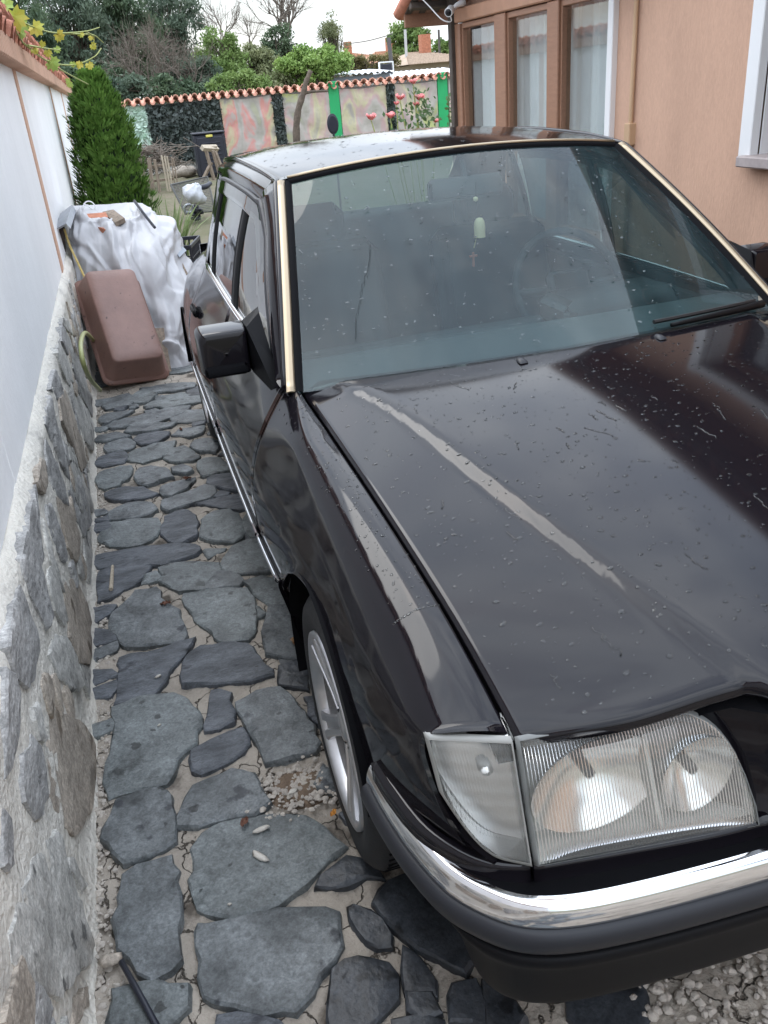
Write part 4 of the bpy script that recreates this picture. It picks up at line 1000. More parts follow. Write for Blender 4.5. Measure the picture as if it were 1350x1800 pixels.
# --- things hanging from the inside mirror
def hang(px, py, Y): return at(px, py, 1, Y)-A((CX, 0, 0))
HY = 1.985
a0 = hang(836, 348, HY)+A((CX, 0, 0)); 
orn = empty('hanging_ornament', tuple(a0), label='beige bell-shaped charm hanging behind the windscreen', cat='charm')
def hp(px, py): return at(px, py, 1, HY)-a0
MB().tube([hp(836, 320), hp(838, 388)], .0015, 5).build('cord', MATS['dark_plastic'], orn)
c = hp(843, 402)
MB().lathe([(.001, .034), (.010, .032), (.016, .022), (.018, .006), (.0175, -.012), (.018, -.024), (.019, -.026), (.001, -.026)], 16, 'z', c).build('charm_body', MATS['beige_wood'], orn, smooth=True)
MB().lathe([(.001, .008), (.008, .004), (.008, -.004), (.001, -.008)], 12, 'z', hp(836, 350)).build('bead', MATS['beige_wood'], orn, smooth=True)
a1 = at(834, 430, 1, HY)
cr = empty('hanging_cross', tuple(a1), label='small reddish wooden cross hanging below the bell charm', cat='cross')
q = lambda px, py: at(px, py, 1, HY)-a1
MB().tube([hp(838, 415)+a0-a1, q(833, 436)], .0015, 5).build('cord', MATS['beige_wood'], cr)
MB().bbox(q(832, 456), (.007, .006, .046), .001).bbox(q(832, 450), (.028, .0055, .007), .001).build('cross_body', MATS['red_wood'], cr)
# ================================================================== the house on the right
mat('brown_frame', (.30, .155, .095), .5, var=.12, vscale=10, stretch=(6, 1, 6))
mat('brown_light', (.40, .215, .135), .55, var=.10, vscale=10)
mat('brown_panel', (.22, .125, .085), .6, var=.15, vscale=6, stretch=(1, 5, 1))
mat('dark_wood', (.07, .055, .045), .7, var=.3, vscale=10)
mat('white_paint', (.78, .78, .78), .6)
mat('curtain', (.80, .81, .84), .9, subs=0)
mat('sill', (.36, .31, .30), .6, var=.2, vscale=12)
mat('beige', (.50, .33, .20), .7)
mat('room', (.10, .09, .085), .9)
glassmat('window_glass', (.90, .93, .92), .09)
XH = 1.9
def yh(px, py=120): return at(px, py, 0, XH)[1]
def zh(px, py): return at(px, py, 0, XH)[2]
house = empty('house', (XH, 0, 0), label='salmon rendered house with white window surround right of the car', cat='house')
YC = yh(1076); YW0, YW1, ZW0 = 1.75, yh(1311, 250), zh(1312, 278)
w = MB()
for (a, b, c, d) in ((-4, YW0, 0, 2.48), (YW0, YW1, 0, ZW0), (YW0, YW1, 2.15, 2.48), (YW1, YC, 0, 2.48)):
    w.box((.15, (a+b)/2, (c+d)/2), (.3, b-a, d-c))
w.build('wall', MATS['salmon'], house)
tr_ = MB(); t = .085
tr_.bbox((-.012, YW1-t/2+.004, (ZW0+2.2)/2), (.05, t, 2.2-ZW0+.02), .004)
tr_.bbox((-.012, YW0+t/2-.004, (ZW0+2.2)/2), (.05, t, 2.2-ZW0+.02), .004).bbox((-.012, (YW0+YW1)/2, 2.16), (.05, YW1-YW0-2*t, .08), .004)
tr_.build('window_surround', MATS['white_paint'], house)
MB().box((.10, YW1-.088, (ZW0+2.12)/2), (.17, .005, 2.12-ZW0)).build('window_reveal', MATS['white_paint'], house)
MB().bbox((.02, (YW0+YW1)/2-.0, ZW0-.005), (.22, YW1-YW0-.10, .05), .006).build('window_sill', MATS['sill'], house)
wf = MB(); 
for y in (YW0+.12, (YW0+YW1)/2, YW1-.12): wf.bbox((.17, y, (ZW0+2.12)/2), (.06, .07, 2.12-ZW0), .006)
for z in (ZW0+.06, 2.07): wf.bbox((.17, (YW0+YW1)/2, z), (.058, YW1-YW0-.2, .07), .006)
wf.build('window_frame', MATS['brown_frame'], house)
MB().box((.175, (YW0+YW1)/2, (ZW0+2.12)/2), (.01, YW1-YW0-.2, 2.0-ZW0)).build('window_pane', MATS['window_glass'], house)
MB().box((.4, (YW0+YW1)/2, 1.7), (.02, 2, 2)).build('dark_room', MATS['room'], house)
MB().bbox((-.012, YC-.022, 1.55), (.05, .06, 2.48), .004).build('corner_trim', MATS['white_paint'], house)
yp = yh(1118, 120)
MB().tube([(-.018, yp, .1), (-.018, yp, 2.48)], .014, 8).build('conduit', MATS['beige'], house, smooth=True)
MB().bbox((-.018, yp, zh(1107, 235)), (.05, .06, .12), .005).build('junction_box', MATS['beige'], house)
# eaves
MB().bbox((.02, 0.2, 2.50), (.56, 8.4, .05), .01).build('soffit', MATS['brown_panel'], house)
MB().bbox((-.285, .2, 2.545), (.03, 8.4, .17), .01).build('fascia', MATS['dark_wood'], house)
MB().tube([(-.335, -3.95, 2.635), (-.335, 4.4, 2.635)], .062, 12).build('gutter', MATS['brown_panel'], house, smooth=True)
e0 = None
for i, y in enumerate(np.arange(-3.9, 4.4, .11)):
    r = (0 if i % 2 else PI, math.radians(-14 if i % 2 else 14), 0)
    o = ob('roof_tile', *barrel_tile(.5), 'tile', house, loc=(-.06, y, 2.575), rot=r) if e0 is None else inst(e0, house, (-.06, y, 2.575+(0 if i % 2 else .03)), r); e0 = e0 or o
MB().box((1.1, .2, 2.84), (2.4, 8.4, .06), roty(math.radians(-14))).build('roof_slope', MATS['tile'], house)
# glazed porch
porch = empty('porch', (XH, 0, 0), label='brown framed glazed porch with white curtains behind the car roof', cat='porch')
YE = yh(806, 100); ZB = zh(1075, 30)-.0
zbeam = 2.0; zbot = .55
xs_ = [(800, 813), (873, 892), (965, 985), (1075, 1079)]
posts = [(yh(b, 100), yh(a, 100)) for a, b in xs_]
YCp = YC+.01
posts = [(max(a, YCp), b) for a, b in posts]
for i, (a, b) in enumerate(posts):
    if b-a < .02: continue
    MB().bbox((.03, (a+b)/2, (zbeam+zbot)/2), (.10, b-a, zbeam-zbot), .006).build('post', MATS['brown_frame'], porch)
MB().bbox((-.02, YE+.05, 1.1), (.07, .07, 2.2), .006).build('corner_post', MATS['dark_wood'], porch)
MB().bbox((.03, (YCp+YE)/2, zbeam+.055), (.12, YE-YCp, .10), .008).build('beam', MATS['brown_light'], porch)
MB().bbox((.02, (YCp+YE)/2, zbot-.28), (.10, YE-YCp, .55), .008).build('parapet', MATS['salmon'], porch)
for i in range(3):
    a = posts[i+1][1]; b = posts[i][0]
    fr = MB(); q = .016
    for y in (a+q/2, b-q/2): fr.bbox((.035, y, (zbeam+zbot)/2), (.07, q, zbeam-zbot), .004)
    for z, h in ((zbot+.03, .06), (zbeam-.02, .04)): fr.bbox((.035, (a+b)/2, z), (.068, b-a-2*q, h), .004)
    f_ = fr.build('window', MATS['brown_frame'], porch)
    MB().box((.04, (a+b)/2, (zbeam+zbot)/2), (.006, b-a-2*q, zbeam-zbot-.12)).build('pane', MATS['window_glass'], f_)
P = [[(.20+.025*math.sin(y*34+1.2*math.sin(y*7))+.01*math.sin(y*83), y, z) for z in (.45, 1.2, 1.98)] for y in np.linspace(YCp+.02, YE-.05, 240)]
MB().grid(A(P)).build('curtain', MATS['curtain'], porch, smooth=True)
MB().box((.9, (YCp+YE)/2, 1.0), (.02, YE-YCp, 2.0)).box((.5, YE-.04, 1.0), (.8, .02, 2.0)).box((.5, YCp+.02, 1.0), (.8, .02, 2.0)).build('room_lining', MATS['room'], porch)
# gable over the porch
ZR = zbeam+.105; SL = .42; YM = (YE+YCp)/2
def gz(y): return ZR+(YE-y)*SL if y > YM else ZR+(y-YCp)*SL
MB().add([(.03, YE, ZR), (.03, YCp, ZR), (.03, YM, gz(YM)), (.09, YE, ZR), (.09, YCp, ZR), (.09, YM, gz(YM))], [(0, 1, 2), (3, 5, 4), (0, 3, 4, 1), (1, 4, 5, 2), (0, 2, 5, 3)]).build('gable_panel', MATS['brown_panel'], porch)
a = math.atan(SL); Lg = (YE-YM)/math.cos(a); g0 = None
for sg in (1, -1):
    yc_ = (YE+YM)/2 if sg > 0 else (YCp+YM)/2; zc_ = (ZR+gz(YM))/2; n = A((0, sg*math.sin(a), math.cos(a))); R_ = rotx(-sg*a); t_ = A((0, sg*math.cos(a), -math.sin(a)))
    for off, wd_, mm, dx in ((.0, .05, 'brown_light', .012), (.14, .03, 'brown_frame', .018)):
        MB().bbox(A((dx, yc_, zc_))+n*off, (.05, Lg, wd_), .004, R_).build('barge_board', MATS[mm], porch)
    for k in range(7): MB().bbox(A((-.33+.06*k, yc_, zc_))+n*.12+t_*.12, (.056, Lg+.26, .02), .003, R_).build('soffit_board', MATS['brown_panel' if k % 2 else 'dark_wood'], porch)
    for k in range(4): MB().bbox(A((-.18, yc_, zc_))+n*.085+t_*(-Lg/2+.15+k*.42), (.38, .05, .05), .006, R_).build('rafter', MATS['dark_wood'], porch)
    for i, x in enumerate(np.arange(-.36, .5, .10)):
        for j in range(5):
            c = A((x, yc_, zc_))+n*(.16+(0 if i % 2 else .02))+t_*(Lg/2+.16-j*.33)
            r = R_@rotz(-sg*PI/2)@(rotx(0) if i % 2 else rotx(PI)); e = Matrix(r.tolist()).to_euler()
            o = ob('roof_tile', *barrel_tile(.40), 'tile', porch, loc=tuple(c), rot=e) if g0 is None else inst(g0, porch, tuple(c), e); g0 = g0 or o
MB().bbox((-.13, YE+.30, gz(YE+.3)+.09), (.46, .03, .11), .005).build('fascia', MATS['brown_frame'], porch)
# security camera
cpos = at(790, 20, 0, XH-.16)
sc_ = empty('security_camera', tuple(cpos), label='white bullet security camera under the porch eaves', cat='camera')
d = A((-.55, -.75, -.28)); d /= np.linalg.norm(d); cq = Vector(d).to_track_quat('Z', 'Y').to_matrix()
def lathe_dir(prof, c, n=18): b = MB().lathe(prof, n, 'z'); b.V = [tuple(A(cq)@A(v)+A(c)) for v in b.V]; return b
lathe_dir([(.001, -.07), (.026, -.068), (.034, -.05), (.034, .03), (.030, .04), (.024, .034), (.001, .030)], (0, 0, 0)).build('camera_body', MATS['white_paint'], sc_, smooth=True)
lathe_dir([(.026, .036), (.020, .042), (.001, .042)], (0, 0, 0)).build('camera_lens', mat('lens_black', (.01, .01, .012), .1), sc_, smooth=True)
MB().tube([(.02, .03, .0), (.07, .03, .04), (.14, .02, .06)], [.018, .016, .034], 10).build('camera_bracket', MATS['white_paint'], sc_, smooth=True)
MB().tube(spl([(.02, .04, -.02), (.01, .0, -.07), (-.06, .02, -.05), (-.14, .10, .06), (-.25, .15, .18)], 24), .005, 6).build('camera_cable', MATS['white_paint'], sc_)
# ================================================================== far garden wall
YFW = 18.0
def fx(px, py=200): return at(px, py, 1, YFW)[0]
def fz(px, py): return at(px, py, 1, YFW)[2]
def gzr(y): return max(-.01, .04*(y-8.2))
for v in garden.data.vertices: v.co.z += gzr(v.co.y)
mat('grey_render', (.40, .39, .37), .9, var=.2, vscale=3)
mat('green_paint', (.02, .36, .12), .5, var=.08, vscale=4)
mat('net_pale', (.42, .60, .45), .7, col2=(.62, .72, .66), vscale=5)
mat('ivy_dark', (.035, .05, .04), .55, var=.5, vscale=5, col2=(.09, .105, .10))
def print_mat(name, seed, pink):
    m = bpy.data.materials.new(name); m.use_nodes = True; n = m.node_tree.nodes; l = m.node_tree.links; b = n['Principled BSDF']; b.inputs['Roughness'].default_value = .38
    t = n.new('ShaderNodeTexCoord'); g = n.new('ShaderNodeMapping'); g.inputs['Location'].default_value = (seed*3.7, 0, seed*1.9); g.inputs['Scale'].default_value = (1, 1, .55)
    z = n.new('ShaderNodeTexNoise'); z.inputs['Scale'].default_value = 2.2; z.inputs['Detail'].default_value = 5; z.inputs['Distortion'].default_value = .8
    l.new(t.outputs['Object'], g.inputs[0]); l.new(g.outputs[0], z.inputs[0])
    r = n.new('ShaderNodeValToRGB'); e = r.color_ramp.elements; e[0].position = .30; e[0].color = (.42, .45, .18, 1); e[1].position = .72; e[1].color = (.34, .31, .29, 1)
    for pos, c in ((.40, (.36, .34, .29)), (.48, (.44, .40, .36)), (.55, pink), (.63, (.52, .48, .30))): q = e.new(pos); q.color = (*c, 1)
    l.new(z.outputs[0], r.inputs[0]); l.new(r.outputs[0], b.inputs['Base Color'])
    u = n.new('ShaderNodeBump'); u.inputs['Strength'].default_value = .5; u.inputs['Distance'].default_value = .05; z2 = n.new('ShaderNodeTexNoise'); z2.inputs['Scale'].default_value = 4; l.new(t.outputs['Object'], z2.inputs[0])
    l.new(z2.outputs[0], u.inputs['Height']); l.new(u.outputs[0], b.inputs['Normal']); MATS[name] = m; return m
XL, XR_ = -2.2, 9.0
ZC = 1.62
fw = empty('back_wall', (0, YFW, 0), label='low grey wall with rounded terracotta cap across the back of the garden', cat='wall')
MB().box(((XL+XR_)/2, .12, .8), (XR_-XL, .2, 1.62)).build('wall_body', MATS['grey_render'], fw)
f0 = None
for i, x in enumerate(np.arange(XL, XR_, .09)):
    r = rotz(PI/2)@roty(math.radians(13 if i % 2 else -13))@(rotx(0) if i % 2 else rotx(PI)); e = Matrix(r.tolist()).to_euler()
    o = ob('cap_tile', *barrel_tile(.40, .055), 'tile_pale', fw, loc=(x, .06, ZC+.03), rot=e) if f0 is None else inst(f0, fw, (x, .06+random.uniform(-.01, .01), ZC+(.03 if i % 2 else .075)), e); f0 = f0 or o
frng = np.random.default_rng(5)
for P in vor(fx(250)-.1, fx(400)+.4, .18, .72, .22, frng, .012)+vor(fx(400)+.4, 6, .18, .6, .3, frng, .012):
    P[:, 1] = np.clip(P[:, 1], .1, .70); V, F = stone_mesh(P-P.mean(0), .03, frng, .02); V = np.stack([V[:, 0], -V[:, 2], V[:, 1]], 1)
    c = P.mean(0); ob('base_stone', V, F, 'stone_pale', fw, loc=(c[0], .02, c[1]))
# dressings hung on it
def cloth(name, p0, p1, m, z0, z1, label, cat, group=None, n=26, amp=.03):
    x0, x1 = fx(p0), fx(p1); P = []
    for x in np.linspace(x0, x1, n):
        t = (x-x0)/(x1-x0); P.append([(x, YFW-.035-amp*abs(fbm(x*3+z, z*2.5, 4))-.02*math.sin(PI*t)*abs(math.sin(5*z+3*t)), z-.03*math.sin(PI*t)*(z-z0)) for z in np.linspace(z0, z1, 14)])
    return tag(MB().grid(A(P)).build(name, m, smooth=True), label, cat, group)
def leafpanel(name, p0, p1, m, z0, z1, dens, size, label, cat, depth=.06, seed=0):
    r = np.random.default_rng(seed); x0, x1 = fx(p0), fx(p1); V = []; F = []
    n = int((x1-x0)*(z1-z0)*dens)
    b = MB().box(((x0+x1)/2, -.01, (z0+z1)/2), (x1-x0, .012, z1-z0))
    for _ in range(n):
        c = A((r.uniform(x0, x1), -.02-depth*r.random(), r.uniform(z0-.04, z1))); a = r.normal(0, 1, 3); a /= np.linalg.norm(a); t = np.cross(a, r.normal(0, 1, 3)); t /= np.linalg.norm(t); s = size*(.6+.8*r.random())
        a = a*A((1, .5, 1)); k = [c-a*s, c+t*s*.55, c+a*s, c-t*s*.55]; b.add(k, [(0, 1, 2, 3)])
    o = b.build(name, m, smooth=False); o.location = (0, YFW, 0); return tag(o, label, cat)
ZP = .62
leafpanel('leaf_screen', 186, 258, MATS['net_pale'], ZP-.1, ZC-.02, 900, .045, 'pale green artificial leaf screen beside the cypress', 'leaf screen', .03, 1)
leafpanel('leaf_screen', 258, 388, MATS['ivy_dark'], ZP-.05, ZC-.02, 1500, .05, 'wide dark artificial ivy screen behind the black plastic bin', 'leaf screen', .07, 2)
leafpanel('leaf_screen', 480, 498, MATS['ivy_dark'], .4, ZC-.02, 1800, .04, 'narrow dark ivy strip left of the dead trunk', 'leaf screen', .07, 3)
leafpanel('leaf_screen', 680, 694, MATS['ivy_dark'], .4, ZC-.02, 1800, .04, 'narrow dark ivy strip left of the rose bush', 'leaf screen', .07, 4)
for i, (a, b, pk, lb) in enumerate(((389, 480, (.60, .27, .24), 'crumpled printed sheet with a red pattern beside the wide ivy screen'), (499, 580, (.50, .34, .32), 'printed pinkish sheet on the wall behind the dead trunk'),
        (599, 680, (.50, .34, .33), 'printed sheet with yellow edge between green post and ivy strip'), (695, 769, (.42, .32, .31), 'greyish printed sheet hanging behind the rose bush'), (789, 900, (.5, .34, .3), 'printed sheet right of the last green post'))):
    cloth('printed_sheet', a, b, print_mat('print_%d' % i, i+1, pk), .48, ZC-.02, lb, 'sheet', 'printed sheets on the back wall')
for a, b, lb in ((580, 598, 'bright green flat post in the middle of the back wall'), (770, 787, 'bright green flat post on the back wall next to the porch')):
    x0, x1 = fx(a), fx(b); P = MB().bbox(((x0+x1)/2, YFW-.03, (ZC+.3)/2+.13), (x1-x0, .05, ZC-.3-.02), .004).bbox(((x0+x1)/2, YFW-.02, .32), (x1-x0+.06, .08, .1), .006)
    tag(P.build('wall_post', MATS['green_paint']), lb, 'post', 'green posts on the back wall')
# ================================================================== plants
def leafmat(name, c1, c2, rough=.55, sc=1.2):
    m = mat(name, c1, rough, col2=c2, vscale=sc, spec=.3)
    n = m.node_tree.nodes; l = m.node_tree.links; b = n['Principled BSDF']; o = n['Material Output']
    tl = n.new('ShaderNodeBsdfTranslucent'); src = b.inputs['Base Color'].links[0].from_socket; l.new(src, tl.inputs[0])
    x = n.new('ShaderNodeMixShader'); x.inputs[0].default_value = .28; l.new(b.outputs[0], x.inputs[1]); l.new(tl.outputs[0], x.inputs[2]); l.new(x.outputs[0], o.inputs[0])
    return m
leafmat('pine', (0.063, 0.105, 0.063), (0.140, 0.189, 0.105), sc=1.6)
leafmat('pine_blue', (0.070, 0.109, 0.078), (0.154, 0.196, 0.133), sc=1.6)
leafmat('mid_green', (0.105, 0.182, 0.049), (0.238, 0.322, 0.105), sc=2)
leafmat('light_green', (0.154, 0.266, 0.063), (0.336, 0.448, 0.140), sc=2)
leafmat('olive', (0.140, 0.168, 0.077), (0.280, 0.294, 0.154), sc=2)
leafmat('scrub', (.16, .14, .06), (.26, .24, .10), sc=2)
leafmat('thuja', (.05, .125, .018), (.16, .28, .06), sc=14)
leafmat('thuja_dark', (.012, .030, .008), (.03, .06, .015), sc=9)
leafmat('iris', (.15, .22, .08), (.30, .36, .17), sc=9)
leafmat('vine', (.30, .34, .05), (.48, .36, .07), sc=14)
leafmat('vine_green', (.22, .34, .08), (.36, .42, .10), sc=14)
leafmat('rose_leaf', (.05, .10, .04), (.12, .18, .07), sc=14)
leafmat('rose_pink', (.80, .26, .28), (.90, .50, .48), sc=20)
leafmat('dark_red_leaf', (.10, .035, .04), (.22, .08, .07), sc=14)
mat('bark', (.11, .085, .065), .9, var=.4, vscale=12, bump=.8, bscale=30)
mat('twig', (.17, .14, .115), .9, var=.3, vscale=8)
def rnd_leaf(b, c, s, r, asp=.5, up=None, bend=.0):
    a = r.normal(0, 1, 3)
    if up is not None: a = a*.45+A(up)
    a /= np.linalg.norm(a); t = np.cross(a, r.normal(0, 1, 3)); t /= np.linalg.norm(t)+1e-9
    b.add([c-a*s*.5, c+t*s*asp*.5, c+a*s*.5, c-t*s*asp*.5], [(0, 1, 2, 3)])
def limb(b, p, d, L_, r0, r, depth, spread=.5, up=.1, tips=None, nseg=5, n=6, kids=3):
    p = A(p); d = A(d)/np.linalg.norm(d); pts = [p]
    for i in range(nseg):
        d = d+r.normal(0, .14, 3)+A((0, 0, up*.2)); d /= np.linalg.norm(d); pts.append(pts[-1]+d*L_/nseg)
    b.tube(pts, np.linspace(r0, r0*.45, nseg+1), n if depth > 1 else 4, False)
    if tips is not None and depth <= 1: tips += [q for q in pts[2:]]
    if depth > 0:
        for k in range(kids):
            q = pts[r.integers(max(1, nseg//2), nseg+1)]; dd = d+r.normal(0, spread, 3)+A((0, 0, up)); limb(b, q, dd, L_*(.55+.25*r.random()), r0*.5, r, depth-1, spread, up, tips, nseg, n, kids)
def tree(name, px, py, rx, ry, Y, lm, n, ls, label, seed, asp=.5, up=None, clumps=26, cat='tree', base=None, shell=.25, group='trees beyond the back wall', trunk=True):
    """trunk and limbs with leaves clustered in clumps through the crown's volume"""
    r = np.random.default_rng(seed); c = at(px, py, 1, Y); k = np.linalg.norm(at(px+1, py, 1, Y)-c); R3 = A((rx*k, min(rx, ry)*k*.8, ry*k))
    b0 = A((c[0], c[1], 0 if base is None else base))
    t = empty(name, tuple(b0), label=label, cat=cat, group=group); c = c-b0
    tb = MB(); tb.tube(spl([(0, 0, -.1), (r.normal(0, .1), r.normal(0, .1), c[2]*.5), c+A((0, 0, R3[2]*.3))], 8), np.linspace(.11, .035, 8)*max(.5, R3[2]/1.6), 7)
    cb = MB()
    clumps = int(clumps*1.7)
    for i in range(clumps):
        u = r.normal(0, 1, 3); u /= np.linalg.norm(u); q = u*R3*(r.random()**(1/3))*.92
        if up is None and q[2] < -R3[2]*.6: q[2] *= .6
        cc = c+q; cr = A((1, 1, .75))*max(.2, R3.min()*(.32+.26*r.random()))
        tb.tube([c*A((0, 0, .6))+A((0, 0, min(0, q[2])*.3)), (c+cc)/2+r.normal(0, .08, 3), cc], [.03, .018, .006], 4, False)
        for _ in range(int(2.3*n)//clumps):
            v = r.normal(0, 1, 3); v /= np.linalg.norm(v); rnd_leaf(cb, cc+v*cr*(shell+(1-shell)*r.random())*(1.12-.3*r.random()), ls*.72*(.6+.8*r.random()), r, asp, up)
    tb.build('trunk', MATS['bark'], t, smooth=True); cb.build('crown', MATS[lm], t)
    return t
TREES = [
 ('pine_tree', 20, 70, 85, 105, 25, 'pine', 5200, .20, 'dark pine at the left edge above the garden wall'),
 ('pine_tree', 125, 60, 80, 105, 27, 'pine_blue', 5200, .20, 'tall dark pine above the cypress'),
 ('pine_tree', 215, 60, 70, 110, 28, 'pine', 5200, .20, 'tall dark pine behind the bare brown bush'),
 ('pine_tree', 305, 62, 66, 90, 29, 'pine_blue', 4600, .19, 'blue-green pine right of the bare brown bush'),
]
for i, (nm, px, py, rx, ry, Y, lm, n, ls, lb) in enumerate(TREES): tree(nm, px, py, rx, ry, Y, lm, n, ls, lb, 20+i, .28, (0, 0, .55), 40)
tree('bush', 150, 150, 120, 40, 23.0, 'pine', 4200, .15, 'dark low bush behind the cypress tip', 31, .4, None, 34, 'bush')
tree('bush', 330, 140, 70, 42, 22.5, 'pine_blue', 3600, .12, 'dark green bush above the wide ivy screen', 32, .4, None, 30, 'bush')
tree('leafy_tree', 388, 110, 46, 52, 24, 'mid_green', 3600, .12, 'green leafy tree left of the bare willow', 33)
tree('leafy_tree', 445, 122, 50, 42, 24.5, 'olive', 3600, .11, 'olive green tree over the red printed sheet', 34)
tree('leafy_tree', 492, 92, 34, 46, 27, 'pine', 2600, .12, 'dark green tree under the bare willow', 35)
tree('leafy_tree', 545, 122, 78, 42, 21.5, 'light_green', 4600, .12, 'light green bushy tree above the dead trunk', 36)
tree('leafy_tree', 585, 72, 27, 44, 27, 'olive', 2000, .10, 'feathery grey-green tree right of the bare willow', 37, .3)
tree('leafy_tree', 722, 70, 38, 32, 40, 'mid_green', 2600, .22, 'round green tree behind the distant tiled roofs', 38)
tree('leafy_tree', 775, 88, 26, 16, 44, 'mid_green', 1200, .2, 'small green tree by the porch corner', 39)
tree('bush', 640, 112, 66, 16, 30, 'scrub', 2600, .12, 'yellowish scrub in front of the orange roof', 40, .4, None, 24, 'bush')
tree('bush', 420, 150, 60, 22, 21.0, 'mid_green', 2000, .10, 'low green bush right above the back wall cap', 41, .5, None, 20, 'bush')
def bare(name, px, py, h, Y, label, seed, kids=4, spread=.35, n0=7, lean=.25, r0=.045, depth=3):
    r = np.random.default_rng(seed); p = at(px, py, 1, Y); t = empty(name, (p[0], p[1], 0), label=label, cat='tree', group='bare trees beyond the back wall'); b = MB()
    b.tube([(0, 0, 0), (0, 0, p[2])], [r0*1.6, r0*1.3], 6)
    for k in range(n0): limb(b, (0, 0, p[2]), (r.normal(0, lean), r.normal(0, lean), 1), h, r0, r, depth, spread, .12, None, 6, 5, kids)
    b.build('branches', MATS['twig'], t); return t
bare('bare_tree', 505, 95, 1.05, 27.5, 'tall bare willow against the sky above the back wall', 51)
bare('bare_tree', 388, 85, .65, 27, 'small bare tree between pines and willow', 52, n0=5, r0=.025)
bare('bare_tree', 440, 85, .5, 28, 'thin bare twigs left of the tall bare willow', 56, n0=4, r0=.018)
bare('bare_bush', 270, 175, .85, 22, 'bare grey-brown bush in front of the dark pines', 53, kids=4, spread=.6, n0=12, lean=.55, r0=.022)
bare('bare_bush', 330, 165, .6, 22, 'bare grey bush above the wide ivy screen', 54, kids=4, spread=.6, n0=8, lean=.6, r0=.018)
for i, (px, w_, mm, lb) in enumerate(((60, 70, 'pine', 'dark hedge shrub low behind the left end of the back wall'), (205, 75, 'pine_blue', 'dark hedge shrub low behind the cypress'), (300, 70, 'pine', 'dark hedge shrub behind the bare bush'), (480, 60, 'olive', 'low olive shrub behind the dead trunk'), (390, 50, 'pine_blue', 'low dark shrub over the red printed sheet'))):
    tree('hedge_shrub', px, 165, w_, 30, 20.5+.3*i, mm, 1800, .12, lb, 90+i, .45, None, 22, 'shrub', group='shrubs right behind the back wall')
# dead trunk in the garden
def at_rel(o, pts, Y): return [at(x, y, 1, Y)-A(o) for x, y in pts]
o_ = at(520, 250, 1, 16.5); o_[2] = gzr(16.5)
dt = empty('dead_tree', tuple(o_), label='bare dead trunk with one side branch in front of the printed sheets', cat='tree')
MB().tube(spl([(0, 0, -.05)]+at_rel(o_, [(521, 235), (524, 195), (533, 165), (538, 145), (546, 124)], 16.5), 20), np.linspace(.075, .04, 20)+.006*np.sin(np.arange(20)*2.1), 8).build('trunk', MATS['bark'], dt, smooth=True)
MB().tube(spl(at_rel(o_, [(533, 164), (550, 161), (576, 160)], 16.5), 8), np.linspace(.035, .02, 8), 6).build('branch', MATS['bark'], dt, smooth=True)
# cypress
cy = A((-1.08, 9.0, 0)); thu = empty('cypress', tuple(cy), label='clipped green cone-shaped cypress by the white garden wall', cat='tree')
r = np.random.default_rng(60)
def cyr(z): return ci(z, [0, .3, .7, 1.1, 1.5, 1.72, 1.86, 1.93], [.31, .335, .33, .295, .235, .16, .075, .01])
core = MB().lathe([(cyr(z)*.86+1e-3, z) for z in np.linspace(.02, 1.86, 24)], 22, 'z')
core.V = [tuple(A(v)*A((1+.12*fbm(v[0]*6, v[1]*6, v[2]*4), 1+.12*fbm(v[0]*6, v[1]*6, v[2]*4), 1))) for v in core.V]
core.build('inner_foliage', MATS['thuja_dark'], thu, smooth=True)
cb = MB()
for _ in range(5200):
    z = r.uniform(.02, 1.9); t = r.uniform(0, 2*PI); bulge = 1+.30*fbm(math.cos(t)*5, math.sin(t)*5, z*7); rr = cyr(z)*bulge
    rad = A((math.cos(t), math.sin(t), 0)); tan = A((-math.sin(t), math.cos(t), 0)); p = rad*rr*(.86+.14*r.random())+A((0, 0, z))
    u = rad*(.35+.3*r.random())+A((0, 0, .8))+tan*r.normal(0, .35); u /= np.linalg.norm(u); s = tan*math.cos(r.normal(0, .7))+rad*math.sin(r.normal(0, .7)); L_ = .05+.06*r.random()
    for k in (-1, 0, 1):
        d = u+s*k*.45; d /= np.linalg.norm(d); w = np.cross(d, rad); w /= np.linalg.norm(w)+1e-9
        q = p+d*L_*.25; cb.add([q, q+d*L_*.5+w*.010, q+d*L_*(1 if k == 0 else .8), q+d*L_*.5-w*.010], [(0, 1, 2, 3)])
cb.build('foliage', MATS['thuja'], thu)
MB().tube([(0, 0, -.05), (0, 0, .5)], .05, 8).build('trunk', MATS['bark'], thu)
# iris clump
ip = A((-.62, 9.0, gzr(9.6))); iris = empty('iris_clump', tuple(ip), label='clump of long pale green blades between cypress and car', cat='plant')
for k in range(90):
    a = r.uniform(0, 2*PI); rad = r.random()**.6; base = A((math.cos(a)*.16*rad, math.sin(a)*.12*rad, 0)); lean = .15+.75*rad*r.random(); L_ = r.uniform(.45, .78)
    d = A((math.cos(a), math.sin(a), 0)); w = A((-math.sin(a+r.normal(0, .5)), math.cos(a), 0))*r.uniform(.008, .014); P = []
    for t in np.linspace(0, 1, 7): P.append([base+d*lean*L_*t**2*.8+A((0, 0, L_*(t-.35*lean*t**2.2)))+w*s*(1-t**2.5) for s in (-1, 1)])
    MB().grid(A(P)).build('blade', MATS['iris'], iris, smooth=True)
